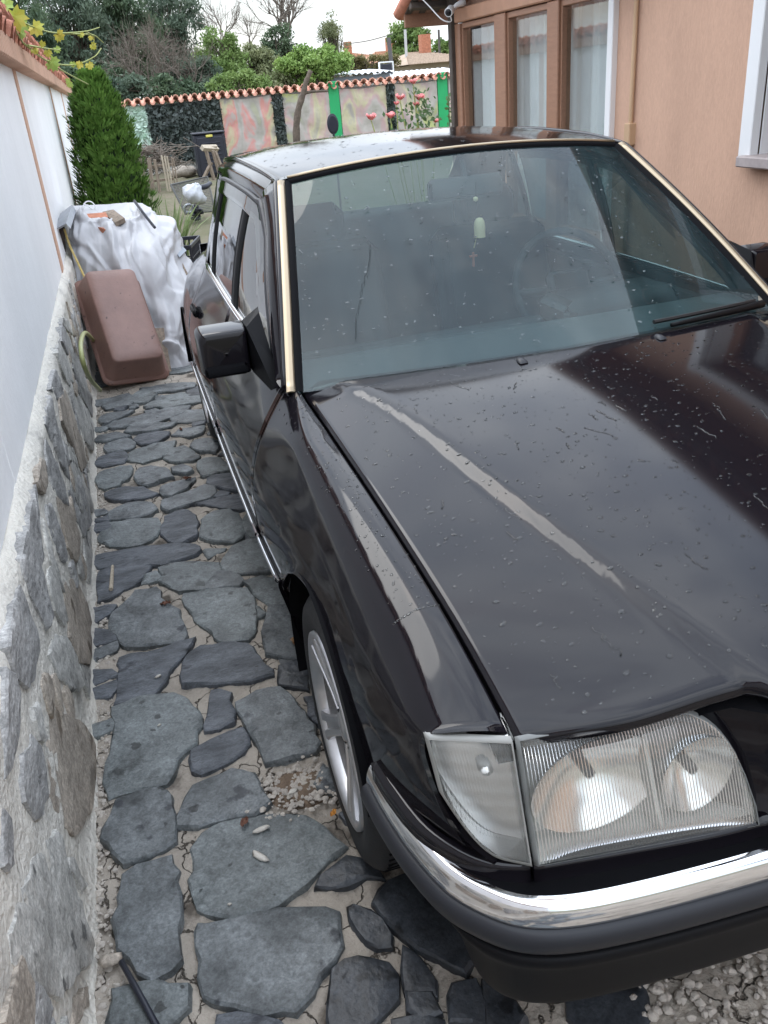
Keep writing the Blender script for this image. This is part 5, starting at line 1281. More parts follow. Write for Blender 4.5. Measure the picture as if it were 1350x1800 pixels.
# grape vine reaching over the garden wall
mat('vine_stem', (.30, .33, .10), .6)
def vine_leaf(b, c, s, n, upv):
    n = A(n)/np.linalg.norm(n); u = A(upv)-n*np.dot(upv, n); u /= np.linalg.norm(u); v = np.cross(n, u); ang = np.linspace(0, 2*PI, 21)[:-1]
    R_ = [1, .72, .9, .6, .95, .68, .8, .55, .75, .45, .28, .45, .75, .55, .8, .68, .95, .6, .9, .72]
    V = [c]+[c+s*R_[i]*(u*math.cos(a)+v*math.sin(a))+n*s*.12*math.sin(3*a) for i, a in enumerate(ang)]
    b.add(V, [(0, i+1, (i+1) % 20+1) for i in range(20)])
vo = at(20, 40, 1, 4.6); vn = empty('grape_vine', tuple(vo), label='trailing grape vine with yellowing leaves over the garden wall cap', cat='vine')
def vp(px, py, Y): return at(px, py, 1, Y)-vo
stems = [[(-40, -10, 4.2), (20, 28, 4.5), (60, 48, 4.8), (100, 58, 5.2), (150, 55, 5.5), (175, 48, 5.7)], [(100, 58, 5.2), (140, 60, 5.5), (165, 62, 5.7), (182, 75, 5.8)], [(40, 75, 4.9), (85, 108, 5.3), (130, 114, 5.6), (165, 100, 5.8), (178, 85, 5.9)],
         [(85, 110, 5.3), (120, 130, 5.7), (155, 148, 6.2)], [(50, 80, 4.9), (80, 85, 5.2), (105, 88, 5.4)], [(40, 75, 4.9), (28, 55, 4.6), (15, 30, 4.5)], [(150, 55, 5.5), (165, 65, 5.7), (163, 80, 5.7)]]
for st_ in stems: MB().tube(spl([vp(*q) for q in st_], 24), np.linspace(.006, .003, 24), 5).build('stem', MATS['vine_stem'], vn)
for (px, py, Y, s, mm) in ((25, 28, 4.5, .075, 'vine'), (62, 48, 4.8, .055, 'vine'), (103, 62, 5.2, .045, 'vine'), (38, 42, 4.7, .05, 'vine_green'), (35, 56, 4.75, .04, 'vine_green'), (92, 110, 5.3, .055, 'vine_green'), (140, 113, 5.6, .035, 'vine'), (157, 114, 5.8, .035, 'vine'), (128, 112, 5.6, .025, 'vine_green'),
        (163, 80, 5.7, .03, 'vine'), (142, 60, 5.5, .028, 'vine'), (60, 88, 5.0, .03, 'vine'), (84, 92, 5.2, .03, 'vine'), (100, 86, 5.4, .028, 'vine_green'), (122, 145, 6.0, .04, 'vine_green'), (8, 8, 4.3, .06, 'vine_green'), (75, 76, 5.1, .025, 'vine'), (160, 66, 5.7, .022, 'vine')):
    b = MB(); vine_leaf(b, A((0, 0, 0)), s, (r.normal(-.1, .4), -1, r.normal(.3, .4)), (r.normal(0, .5), 0, -1)); b.build('leaf', MATS[mm], vn, loc=tuple(vp(px, py, Y)))
# rose bush behind the car roof
ro = at(745, 240, 1, 10.0); ro[2] = gzr(10); rs = empty('rose_bush', tuple(ro), label='rose bush with pink blooms in front of the printed sheets', cat='plant')
def rose(b, c, s, r):
    for ring, (n, rad, tilt) in enumerate(((6, .5, 1.1), (6, .36, .75), (5, .2, .35))):
        for k in range(n):
            a = 2*PI*k/n+ring*.5+r.normal(0, .15); d = A((math.cos(a), math.sin(a)*.6-.35, .5-.3*ring)); d /= np.linalg.norm(d); u = A((0, -.4, 1)); w = np.cross(d, u); w /= np.linalg.norm(w)
            p = c+d*s*rad*.4; q = c+d*s*rad+u*s*.3*(1-tilt*.6); b.add([p-w*s*.14, p+w*s*.14, q+w*s*.26, q+u*s*.08, q-w*s*.26], [(0, 1, 2, 3, 4)])
ros = [(726, 147, .085), (703, 175, .10), (737, 176, .11), (652, 210, .11), (686, 207, .10), (765, 215, .07), (697, 184, .06), (731, 186, .07)]
for px, py, s in ros:
    c = at(px, py, 1, 10.0)-ro; b = MB(); rose(b, A((0, 0, 0)), s*1.25, r); b.build('bloom', MATS['rose_pink'], rs, loc=tuple(c))
    MB().tube(spl([(c[0]*.5, r.normal(0, .1), 0), (c[0]*.7+r.normal(0, .04), 0, c[2]*.55), c], 10), [.008]*9+[.005], 5).build('stem', MATS['vine_stem'], rs)
for k in range(170):
    px, py = r.normal(742, 24), r.normal(200, 14)
    if k < 26: px, py = r.normal(728, 8), r.normal(160, 12)
    if k > 150: px, py = r.normal(790, 6), r.normal(185, 22)
    c = at(px, py, 1, 10.0+r.normal(0, .15))-ro
    if c[2] < 0: continue
    b = MB(); rnd_leaf(b, A((0, 0, 0)), .075*(.7+.6*r.random()), r, .55, (0, -.3, -.3)); b.build('leaf', MATS['rose_leaf'], rs, loc=tuple(c))
# dark red plant at the porch
dp = at(822, 235, 1, 7.6); dp[0] -= .0; dr = empty('potted_plant', (dp[0], dp[1], 0), label='dark red leafed plant in front of the porch glass', cat='plant'); b = MB()
for k in range(60):
    c = at(r.normal(820, 6), r.normal(196, 7), 1, 7.6+r.normal(0, .04))-A((dp[0], dp[1], 0)); rnd_leaf(b, c, .045, r, .8)
b.build('foliage', MATS['dark_red_leaf'], dr); zt_ = at(820, 200, 1, 7.6)[2]
MB().tube([(0, 0, .3), (at(820, 200, 1, 7.6)[0]-dp[0], 0, zt_)], .008, 5).build('stem', MATS['vine_stem'], dr)
MB().lathe([(.001, 0), (.09, 0), (.12, .26), (.13, .30), (.115, .30), (.11, .27), (.001, .27)], 18, 'z').build('pot', MATS['tile'], dr, smooth=True)
# ================================================================== things in the garden
mat('weathered', (.25, .20, .155), .9, var=.35, vscale=9, bump=.6, bscale=30, stretch=(6, 6, 1))
mat('weathered_pale', (.42, .36, .28), .9, var=.25, vscale=9, stretch=(6, 6, 1))
mat('black_plastic', (.022, .024, .034), .45)
mat('yellow', (.62, .55, .12), .5)
mat('bag', (.52, .54, .58), .35, bump=1.0, bscale=14, subs=0)
mat('tarp', (.44, .44, .455), .5, var=.06, vscale=4, bump=.35, bscale=9)
mat('tub', (.225, .130, .107), .42, var=.12, vscale=7, bump=.15, bscale=60, spots=.66, spotscale=26, spotcol=(.08, .045, .04))
mat('brick', (.42, .17, .10), .9, var=.25, vscale=14, bump=.6)
mat('zinc', (.33, .35, .38), .42, metal=.5, var=.2, vscale=8)
mat('blue_grey', (.22, .25, .29), .5)
def P_(px, py, Y): return at(px, py, 1, Y)
def grp(name, px, py, Y, label, cat, group=None):
    o = P_(px, py, Y); o[2] = gzr(Y); return empty(name, tuple(o), label=label, cat=cat, group=group), o
# old picket fence
f, o = grp('picket_fence', 275, 330, 15.2, 'collapsing old wooden picket fence by the cypress', 'fence')
for px, t, b, w, mm, tl in ((241, 283, 330, 5, 'weathered', .02), (252, 280, 330, 6, 'weathered', -.03), (265, 280, 331, 7, 'weathered', .06), (276, 282, 331, 5, 'weathered', .02), (289, 275, 326, 3.2, 'weathered_pale', 0), (294, 276, 328, 3.2, 'weathered_pale', .01), (298.5, 277, 328, 3, 'weathered_pale', .0), (304, 278, 326, 2.2, 'weathered', .07), (308, 280, 318, 2.4, 'weathered', 0)):
    a = P_(px, t, 15.2)-o; c = P_(px, b, 15.2)-o; k = np.linalg.norm(P_(px+1, t, 15.2)-P_(px, t, 15.2)); h = a[2]+.05
    MB().bbox(((a[0]+c[0])/2, 0, h/2-.03), (w*k, .025, h), .004, roty(tl)).build('picket', MATS[mm], f)
for py in (292, 318): a = P_(236, py, 15.26)-o; c = P_(306, py, 15.26)-o; MB().bbox((a+c)/2, (c[0]-a[0], .03, .04), .004).build('fence_rail', MATS['weathered'], f)
# heap of cut twigs behind it
r = np.random.default_rng(70); f, o = grp('twig_heap', 256, 300, 16.0, 'heap of dry twigs behind the picket fence', 'twigs'); b = MB()
for k in range(320): c = A((r.normal(0, .32), r.normal(0, .15), .28+.36*r.random())); d = A((r.normal(0, 1), r.normal(0, .5), r.normal(0, .35))); d /= np.linalg.norm(d); b.tube([c-d*.2, c+r.normal(0, .03, 3), c+d*.2], .006, 4, False)
b.build('twigs', MATS['twig'], f)
# rocks at the foot of the back wall
for px, py, s, lb in ((322, 300, .24, 'large pale boulder at the foot of the back wall'), (334, 304, .13, 'smaller brown stone beside the boulder')):
    c = P_(px, py, 16.9); V = []; b = MB().lathe([(.001, -.6), (.7, -.45), (1, 0), (.75, .5), (.001, .7)], 10, 'z'); b.V = [tuple(A(v)*s*A((1.1, .8, .75))*(1+.25*fbm(v[0]*2, v[1]*2, v[2]*2+px))) for v in b.V]
    tag(b.build('boulder', MATS['stone_warm'], smooth=True, loc=(c[0], c[1], gzr(16.9)+s*.35)), lb, 'rock')
# black plastic bin
f, o = grp('plastic_bin', 372, 312, 16.4, 'black ribbed plastic bin with a yellow latch before the ivy screen', 'bin')
a = P_(342, 236, 16.4)-o; c = P_(397, 234, 16.4)-o; W = c[0]-a[0]; H = (a[2]+c[2])/2; cx_ = (a[0]+c[0])/2-.03
MB().bbox((cx_, .22, H/2), (W, .42, H), .03).build('bin_body', MATS['black_plastic'], f)
MB().bbox((cx_, .0, H/2), (W*.82, .03, H*.86), .012).build('bin_panel', MATS['black_plastic'], f)
for k in range(7): MB().bbox((cx_+.02, -.018, H*.25+k*H*.09), (W*.56, .02, .022), .005).build('bin_rib', MATS['black_plastic'], f)
MB().bbox((cx_, -.01, H-.035), (.12, .05, .04), .006).build('latch', MATS['yellow'], f)
MB().bbox((cx_, .22, H+.015), (W+.03, .46, .03), .01).build('bin_lid', MATS['black_plastic'], f)
# sawhorse
f, o = grp('sawhorse', 368, 320, 14.6, 'old wooden sawhorse in front of the black bin', 'sawhorse')
q = lambda px, py, dy=0: P_(px, py, 14.6)-o+A((0, dy, 0))
def beam(b, a, c, w): return b.tube([a, c], w, 4)
beam(MB(), q(354, 260, -.1), q(385, 263, .25), .045).build('top_beam', MATS['weathered_pale'], f)
beam(MB(), q(355, 258, .02), q(383, 258, .2), .03).build('top_beam', MATS['weathered_pale'], f)
for a, c in (((362, 264), (376, 314)), ((372, 285), (354, 318)), ((374, 264), (386, 305)), ((378, 266), (392, 300))): beam(MB(), q(*a), A((q(*c)[0], q(*c)[1], max(0, q(*c)[2]-.02))), .03).build('leg', MATS['weathered'], f)
# mesh cart, bag on it
f, o = grp('garden_cart', 335, 372, 11.8, 'grey mesh garden cart with black handle behind the car', 'cart')
q = lambda px, py, dy=0: P_(px, py, 11.8)-o+A((0, dy, 0))
A0, A1, A2, A3 = q(303, 328, .3), q(372, 315, .5), q(380, 372, .1), q(326, 376, 0)
b = MB()
for t in np.linspace(0, 1, 26): b.tube([A0+(A1-A0)*t, A3+(A2-A3)*t], .004, 4, False)
for t in np.linspace(0, 1, 22): b.tube([A0+(A3-A0)*t, A1+(A2-A1)*t], .004, 4, False)
b.build('tray_mesh', mat('cart_grey', (.10, .10, .095), .6), f)
MB().tube([A0, A1, A2, A3, A0], .014, 6).build('tray_frame', MATS['cart_grey'], f)
MB().tube(spl([q(351, 328, -.1), q(360, 327, -.1), q(370, 322, 0)], 8), [.03, .036, .036, .036, .036, .034, .03, .028], 10).build('hand_grip', MATS['black_plastic'], f, smooth=True)
MB().tube(spl([q(325, 372, -.05), q(323, 366, -.05), q(328, 360, -.05), q(338, 362, -.05), q(336, 372, -.05), q(325, 373, -.05)], 20), .02, 8).build('foot_loop', MATS['zinc'], f, smooth=True)
for k in range(14): c = q(r.uniform(336, 352), r.uniform(366, 386), -.08); c[2] = max(.03, c[2]); MB().bbox(c, (.05+.05*r.random(), .05, .035), .01, rotz(r.random()*3)@rotx(r.random())).build('fitting', MATS['black_plastic'], f)
MB().lathe([(.02, -.03), (.09, -.03), (.11, -.015), (.11, .015), (.09, .03), (.02, .03)], 20, 'x', (q(348, 380)[0], 0, .11)).build('wheel', MATS['rubber'], f, smooth=True)
c = P_(342, 342, 11.6); b = MB().lathe([(.001, -.95), (.55, -.8), (.92, -.3), (1.0, .1), (.75, .55), (.4, .85), (.25, 1.0), (.05, 1.1)], 26, 'z')
b.V = [tuple(A(v)*A((.15, .12, .13))*(1+.34*fbm(v[0]*2.6, v[1]*2.6, v[2]*2.6))) for v in b.V]
tag(b.build('plastic_bag', MATS['bag'], smooth=True, loc=tuple(c), rot=(.2, .5, 0)), 'white knotted plastic bag on the mesh cart', 'bag')
# oval paddle
c = P_(585, 218, 9.0); f = empty('oval_paddle', (c[0], c[1], gzr(9)), label='black oval paddle on a stem before the middle green post', cat='paddle')
b = MB().lathe([(.001, -.012), (.75, -.012), (1, -.004), (1, .004), (.75, .012), (.001, .012)], 26, 'y'); b.V = [(v[0]*.062, v[1], v[2]*.102+c[2]-gzr(9)) for v in b.V]; b.build('blade', MATS['black_plastic'], f)
MB().tube([(0, 0, 0), (0, 0, c[2]-gzr(9)-.09)], .012, 6).build('stem', MATS['black_plastic'], f)
# ================================================================== rubble heap under a tarpaulin, tub and oddments by the wall
CT = [[(122, 362, 6.9), (165, 360, 6.9), (210, 357, 7.0), (243, 356, 7.1), (256, 362, 7.2), (268, 376, 7.5)],
      [(114, 372, 6.1), (165, 384, 6.05), (212, 378, 6.1), (246, 366, 6.4), (268, 378, 6.8), (280, 392, 7.2)],
      [(114, 400, 5.95), (168, 402, 5.85), (218, 404, 5.85), (262, 398, 6.0), (292, 412, 6.4), (306, 420, 6.9)],
      [(116, 450, 5.8), (176, 455, 5.65), (228, 455, 5.6), (280, 452, 5.65), (312, 462, 6.0), (322, 470, 6.6)],
      [(120, 520, 5.7), (190, 525, 5.55), (244, 528, 5.45), (296, 530, 5.4), (324, 540, 5.65), (330, 540, 6.4)],
      [(128, 590, 5.65), (200, 600, 5.45), (258, 605, 5.3), (306, 600, 5.25), (328, 600, 5.4), (334, 600, 6.2)],
      [(140, 650, 5.6), (215, 665, 5.4), (276, 668, 5.15), (318, 652, 5.1), (336, 640, 5.2), (340, 640, 6.0)]]
G = A([[at(x, y, 1, Y) for x, y, Y in row] for row in CT]); G[-1, :, 2] = .012; G[:, :, 2] = np.maximum(G[:, :, 2], .012); G[:, :, 0] = np.maximum(G[:, :, 0], -1.44)
g1 = A([spl(G[:, j], 150) for j in range(6)]); g2 = A([spl(g1[:, i], 170) for i in range(150)])
N = nrm(g2); N *= np.sign((N@A((.2, -1, .5))).mean())
cell = np.random.default_rng(9)
U, Vv = np.meshgrid(np.linspace(0, 1.5, g2.shape[1]), np.linspace(0, 1.2, g2.shape[0])); Hh = np.zeros_like(U)
for _ in range(240):                                  # sharp-crested creases of a crumpled sheet
    c = cell.random(2)*A((1.5, 1.2)); a = cell.uniform(0, PI) if cell.random() < .7 else cell.normal(1.3, .4); n2 = A((math.sin(a), -math.cos(a))); t2 = A((math.cos(a), math.sin(a)))
    d = (U-c[0])*n2[0]+(Vv-c[1])*n2[1]; l = (U-c[0])*t2[0]+(Vv-c[1])*t2[1]; wd2 = cell.uniform(.03, .11); ln = cell.uniform(.06, .24)
    ridge = np.maximum(0, 1-np.abs(d)/wd2*np.where(d > 0, 1.6, .5))*np.maximum(0, 1-(l/ln)**2); Hh += cell.choice([1, 1, -.8])*cell.uniform(.010, .034)*ridge
ed = np.minimum(1, 6*np.minimum(np.arange(g2.shape[0]), g2.shape[0]-1-np.arange(g2.shape[0]))/g2.shape[0]+.15)
g2 += N*(Hh*ed[:, None])[:, :, None]
g2[:, :, 0] = np.maximum(g2[:, :, 0], -1.45); g2[:, :, 2] = np.maximum(g2[:, :, 2], .01)
tarp = tag(MB().grid(g2).build('tarpaulin', MATS['tarp'], smooth=True), 'crumpled pale grey tarpaulin draped over a heap by the wall', 'tarpaulin')
def slab(name, pts, Y, th, m, label, cat, group=None):
    """flat board from four view corners at their distances"""
    Q = A([at(x, y, 1, yy) for (x, y), yy in zip(pts, Y)]); n = np.cross(Q[1]-Q[0], Q[2]-Q[0]); n /= np.linalg.norm(n); n = n if n[2] > 0 else -n; c = Q.mean(0)
    return tag(MB().add(np.concatenate([Q-c, Q-c-n*th]), [(0, 1, 2, 3), (7, 6, 5, 4), (0, 4, 5, 1), (1, 5, 6, 2), (2, 6, 7, 3), (3, 7, 4, 0)]).build(name, MATS[m], loc=tuple(c)), label, cat, group)
slab('brick', [(148, 376), (186, 373), (190, 381), (148, 384)], (6.1, 6.1, 5.98, 5.98), .06, 'brick', 'red brick lying lengthwise on the tarpaulin beside the wooden board', 'brick', 'bricks on the tarpaulin')
slab('brick', [(150, 394), (192, 392), (186, 404), (176, 400)], (5.95, 5.95, 5.78, 5.82), .05, 'brick', 'broken orange brick peeping from the front fold of the tarpaulin', 'brick', 'bricks on the tarpaulin')
slab('board', [(180, 372), (199, 368), (219, 383), (202, 391)], (6.2, 6.2, 5.85, 5.85), .03, 'weathered', 'weathered brown board lying on top of the tarpaulin', 'board')
# bent zinc sheet against the wall
Q = lambda px, py, Y: at(px, py, 1, Y)
zz = empty('zinc_sheet', tuple(Q(125, 385, 5.9)), label='folded grey zinc sheet standing between white wall and tarpaulin', cat='sheet metal'); zo = A(Q(125, 385, 5.9))
def quad(b, pts, th=.004):
    V = A([Q(*p)-zo for p in pts]); n = np.cross(V[1]-V[0], V[2]-V[0]); n /= np.linalg.norm(n); b.add(np.concatenate([V, V-n*th]), [(0, 1, 2, 3), (7, 6, 5, 4), (0, 4, 5, 1), (1, 5, 6, 2), (2, 6, 7, 3), (3, 7, 4, 0)]); return b
quad(MB(), [(94, 405, 5.55), (116, 392, 5.5), (126, 360, 5.95), (106, 375, 6.0)]).build('folded_face', MATS['zinc'], zz)
quad(MB(), [(116, 392, 5.5), (124, 402, 5.5), (134, 370, 5.95), (127, 360, 5.95)]).build('folded_flange', MATS['zinc'], zz)
slab('board', [(100, 405), (113, 398), (114, 440), (108, 436)], (5.7, 5.7, 5.8, 5.8), .02, 'dark_wood', 'dark plank wedged between garden wall and tarpaulin', 'board')
slab('metal_sheet', [(292, 420), (304, 416), (328, 440), (316, 452)], (6.4, 6.6, 6.2, 6.0), .006, 'blue_grey', 'blue-grey metal sheet between tarpaulin and car', 'sheet metal')
slab('board', [(306, 446), (312, 444), (330, 480), (326, 486)], (6.2, 6.2, 5.9, 5.9), .03, 'weathered', 'narrow wooden batten beside the blue-grey metal sheet', 'board')
slab('board', [(266, 577), (288, 576), (302, 655), (292, 664)], (5.25, 5.25, 5.05, 5.0), .025, 'weathered', 'brown board leaning behind the right side of the tub', 'board')
bar = [Q(236, 353, 6.5), Q(250, 372, 6.1), Q(272, 400, 5.85)]
tag(MB().tube(bar, .012, 4).build('steel_angle', MATS['black_plastic']), 'black steel bar lying across the tarpaulin top', 'bar')
c = Q(157, 364, 6.6); ringp = [c+A((.042*math.cos(t), 0, .042*math.sin(t))) for t in np.linspace(0, 2*PI, 25)]
wr = empty('wire_wheel', tuple(c), label='small white wire ring with a crossbar behind the tarpaulin', cat='ring'); MB().tube(A(ringp)-c, .005, 6, False).build('ring', MATS['white_paint'], wr); MB().tube([(-.035, 0, .03), (.035, 0, -.03)], .005, 6).build('crossbar', MATS['white_paint'], wr)
# plaited cord over the tarp, hose by the wall
tag(MB().tube(spl([Q(113, 402, 5.62), Q(122, 430, 5.6), Q(136, 460, 5.52), Q(150, 490, 5.42)], 16), .008, 6).build('rope', mat('rope', (.50, .38, .14), .8, var=.3, vscale=60)), 'yellow rope over the left edge of the tarpaulin', 'rope')
hs = []
for px, py in ((166, 600), (150, 585), (142, 605), (147, 640), (160, 668), (176, 686)): hs.append(at(px, py, 0, -1.40))
tag(MB().tube(spl(hs, 40), .012, 8).build('hose', mat('hose', (.36, .38, .16), .4), smooth=True), 'yellow-green hose coiled between tub and stone plinth', 'hose')
# black crate
cc = A((-.71, 6.75, .0)); cr_ = empty('plastic_crate', (cc[0], cc[1], .34), rz=-.25, label='black plastic fruit crate behind the tarpaulin', cat='crate'); b = MB()
MB().bbox((0, 0, .01), (.36, .5, .02), .004).build('crate_floor', MATS['black_plastic'], cr_)
for sx, sy, L_ in ((0, -1, .36), (0, 1, .36), (1, 0, .5), (-1, 0, .5)):
    b = MB(); R_ = rotz(0 if sx == 0 else PI/2); c = A((sx*.18, sy*.25, 0))
    for z in (.03, .24): b.bbox(c+A((0, 0, z)), (L_, .014, .03), .003, R_)
    for k in np.linspace(-.5, .5, 9): b.bbox(c+R_@A((k*L_*.97, 0, 0))+A((0, 0, .135)), (.012, .012, .2), .002, R_)
    for z in (.09, .15): b.bbox(c+A((0, 0, z)), (L_, .010, .012), .002, R_)
    b.build('crate_side', MATS['black_plastic'], cr_)
MB().box((0, 0, -.17), (.4, .5, .33)).build('crate_stand', MATS['brick'], cr_)
# brown tub, upside down and leaning
tx, ty_, tz, lean, yaw, roll, W, L_, D, ins = -1.178, 4.881, .022, .802, .33, -.138, .431, .815, .177, .061
cu = A((math.cos(yaw), math.sin(yaw), 0)); bk = A((-math.sin(yaw), math.cos(yaw), 0)); l_ = math.cos(lean)*A((0, 0, 1))+math.sin(lean)*bk; n_ = np.cross(cu, l_)
u2 = math.cos(roll)*cu+math.sin(roll)*l_; l2 = -math.sin(roll)*cu+math.cos(roll)*l_; to = A((tx, ty_, tz))
def rrect(w, l, rad, n=7):
    P = []
    for cx_, cy_, a0 in ((w/2-rad, l-rad, 0), (-w/2+rad, l-rad, 90), (-w/2+rad, rad, 180), (w/2-rad, rad, 270)):
        for k in range(n): t = math.radians(a0+90*k/(n-1)); P.append((cx_+rad*math.cos(t), cy_+rad*math.sin(t)))
    return P
def ring_(w, l, rad, d): off = (L_-l)/2; return [u2*x+l2*(y+off)+n_*d for x, y in rrect(w, l, rad)]
rings = [ring_(W-.05, L_-.05, .05, -.004), ring_(W, L_, .06, -.006), ring_(W+.004, L_+.004, .062, .004), ring_(W, L_, .06, .014), ring_(W-.035, L_-.035, .05, .016), ring_(W-.045, L_-.045, .05, .024), ring_(W-2*ins+.014, L_-2*ins+.014, .04, D-.018), ring_(W-2*ins+.006, L_-2*ins+.006, .04, D-.006), ring_(W-2*ins-.008, L_-2*ins-.008, .036, D), ring_((W-2*ins)*.6, (L_-2*ins)*.8, .03, D-.001)]
tb = MB().grid(A(rings), cv=True); k = len(rings[0]); nn = len(tb.V); tb.F.append(tuple(range((len(rings)-1)*k, len(rings)*k)))
tubo = tag(tb.build('plastic_tub', MATS['tub'], smooth=True, loc=tuple(to)), 'brown plastic trough tipped on edge against the wall and tarpaulin', 'tub')
MB().grid(A([ring_(W-.055, L_-.055, .05, -.002), ring_(W-2*ins, L_-2*ins, .04, D-.012)]), cv=True).build('inner_shell', MATS['tub'], tubo, smooth=True)
# ================================================================== buildings and poles beyond
mat('far_roof', (.36, .18, .11), .9, var=.3, vscale=3, stretch=(8, 1, 1)); mat('far_roof_old', (.36, .27, .20), .9, var=.3, vscale=3, stretch=(8, 1, 1)); mat('far_wall', (.52, .44, .36), .9); mat('sheet_white', (.72, .74, .77), .45)
mat('pole', (.10, .09, .085), .8); mat('pole_grey', (.5, .5, .5), .6)
def far_house(x0, x1, ye, yr, Y, hip, rm, label):
    a = at(x0, ye, 1, Y); b = at(x1, ye, 1, Y); t = at((x0+x1)/2, yr, 1, Y); f = empty('distant_house', (a[0], Y, 0), label=label, cat='house', group='houses beyond the back wall'); W = b[0]-a[0]; ze, zr = a[2], t[2]; D = 6; h = hip*W
    V = [(-.3, -.3, ze), (W+.3, -.3, ze), (W+.3, D, ze), (-.3, D, ze), (h, D/2, zr), (W-h, D/2, zr)]
    MB().add(V, [(0, 1, 5, 4), (1, 2, 5), (2, 3, 4, 5), (3, 0, 4), (3, 2, 1, 0)]).build('roof', MATS[rm], f)
    for k in range(16):
        t_ = (k+.5)/16; MB().tube([A(V[0])*(1-t_)+A(V[4])*t_, A(V[1])*(1-t_)+A(V[5])*t_], .045, 5).build('tile_row', MATS[rm], f)
    MB().box((W/2, D/2, ze/2-.02), (W, D-.4, ze)).build('wall', MATS['far_wall'], f); MB().box((W*.3, .17, ze*.55), (W*.12, .06, ze*.3)).build('window', MATS['dark_wood'], f)
    MB().box((W*.62, D/2-.5, zr+.1), (.35, .35, .9)).build('chimney', MATS['brick'], f)
far_house(728, 830, 113, 84, 30, .35, 'far_roof_old', 'old tiled hip-roofed house just left of the porch')
far_house(672, 745, 110, 84, 40, .3, 'far_roof', 'distant house with a red-brown roof under the round tree')
far_house(588, 665, 108, 90, 46, .2, 'far_roof', 'farthest house with an orange roof behind the scrub')
def shed(x0, x1, yt, yb, Y, label):
    a = at(x0, yb, 1, Y); b = at(x1, yb, 1, Y); zt = at(x0, yt, 1, Y)[2]; f = empty('shed', (a[0], Y, 0), label=label, cat='shed', group='sheds beyond the back wall'); W = b[0]-a[0]; z = a[2]
    P = [[(x, y, z+(zt-z)*(y/1.6)+.02*math.sin(x*2*PI/.15)) for y in (-.2, 1.6)] for x in np.linspace(-.1, W+.1, 160)]
    MB().grid(A(P)).build('corrugated_roof', MATS['sheet_white'], f, smooth=True)
    MB().box((W/2, .02, z-.09), (W+.1, .06, .09)).build('fascia', MATS['blue_grey'], f)
    MB().box((W/2, .9, z/2-.1), (W, .05, z-.1)).build('wall', MATS['white_paint'], f)
    for x in np.linspace(.05, W-.05, 4): MB().box((x, .06, (z-.14)/2), (.07, .07, z-.14)).build('post', MATS['black_plastic'], f)
shed(572, 682, 127, 134, 21.5, 'open shed with white corrugated roof right of the dead trunk')
shed(688, 815, 126, 136, 22.5, 'second white-roofed shed above the rose bush')
def pole(pts, Y, rad, m, label, name='utility_pole'):
    p = [at(x, y, 1, Y) for x, y in pts]; p[-1][2] = 0; return tag(MB().tube(p, rad, 8).build(name, MATS[m]), label, 'pole', 'poles beyond the back wall')
pole([(683, 66), (696, 140)], 23, .055, 'pole', 'dark leaning wooden pole above the back wall')
pole([(712, 52), (714, 118)], 32, .05, 'pole_grey', 'thin grey pole in front of the round green tree')
pole([(771, 52), (772, 92)], 36, .05, 'pole', 'thin pole just left of the porch eaves')
tag(MB().tube(spl([at(600, 78, 1, 30), at(645, 72, 1, 29), at(690, 60, 1, 28)], 12), .012, 4).build('overhead_wire', MATS['pole']), 'overhead wire running to the leaning pole', 'wire')
a = at(679, 121, 1, 22.6); f = empty('equipment_box', (a[0], a[1], 0), label='dark box in a white frame beside the leaning pole', cat='box')
MB().bbox((0, 0, a[2]), (.28, .1, .22), .01).build('box_body', MATS['black_plastic'], f); b = MB()
for s in (-1, 1): b.bbox((s*.18, 0, a[2]), (.03, .06, .32), .004); b.bbox((0, 0, a[2]+s*.15), (.33, .055, .03), .004)
b.bbox((0, .05, a[2]/2), (.05, .05, a[2]), .004); b.build('box_frame', MATS['white_paint'], f)
# ================================================================== rain drops, gravel, small litter
mat('water', (1, 1, 1), .0, trans=1, ior=1.33)
r = np.random.default_rng(80)
def drop_shape(c, n, s, asp, ang, flat=.24):
    n = A(n)/np.linalg.norm(n); t = np.cross(n, (0, 1, 0)); t /= np.linalg.norm(t); b = np.cross(n, t); t, b = t*math.cos(ang)+b*math.sin(ang), -t*math.sin(ang)+b*math.cos(ang); V = []
    for k, (rr, h) in enumerate(((1, -.08), (.92, .32), (.6, .75))):
        for i in range(8): a = 2*PI*i/8; V.append(c+s*(rr*math.cos(a)*t*asp+rr*math.sin(a)*b)*(1+.12*math.sin(2*a+ang*3))+n*s*flat*h)
    V.append(c+n*s*flat*.92)
    F = [(k*8+i, k*8+(i+1) % 8, (k+1)*8+(i+1) % 8, (k+1)*8+i) for k in range(2) for i in range(8)]+[(16+i, 16+(i+1) % 8, 24) for i in range(8)]
    return V, F
b = MB()
def hood_at(w, y): z = hood_pt(abs(w), y); e = .004; dx = (hood_pt(abs(w)+e, y)-z)/e*(1 if w >= 0 else -1); dy = (hood_pt(abs(w), y+e)-z)/e; return A((w, y, z)), A((-dx, -dy, 1))
for _ in range(1900):
    w, y = r.uniform(-.66, .66), r.uniform(.2, 1.36)
    if abs(w) > gap_w(y)-.01 or y < yfront(abs(w))+.01 or y > yrear(abs(w))-.02: continue
    c, n = hood_at(w, y); s = .0014+.0032*r.random()**2.4; V, F = drop_shape(c, n, s, 1+.7*r.random(), r.normal(0, .4)); b.add(V, F)
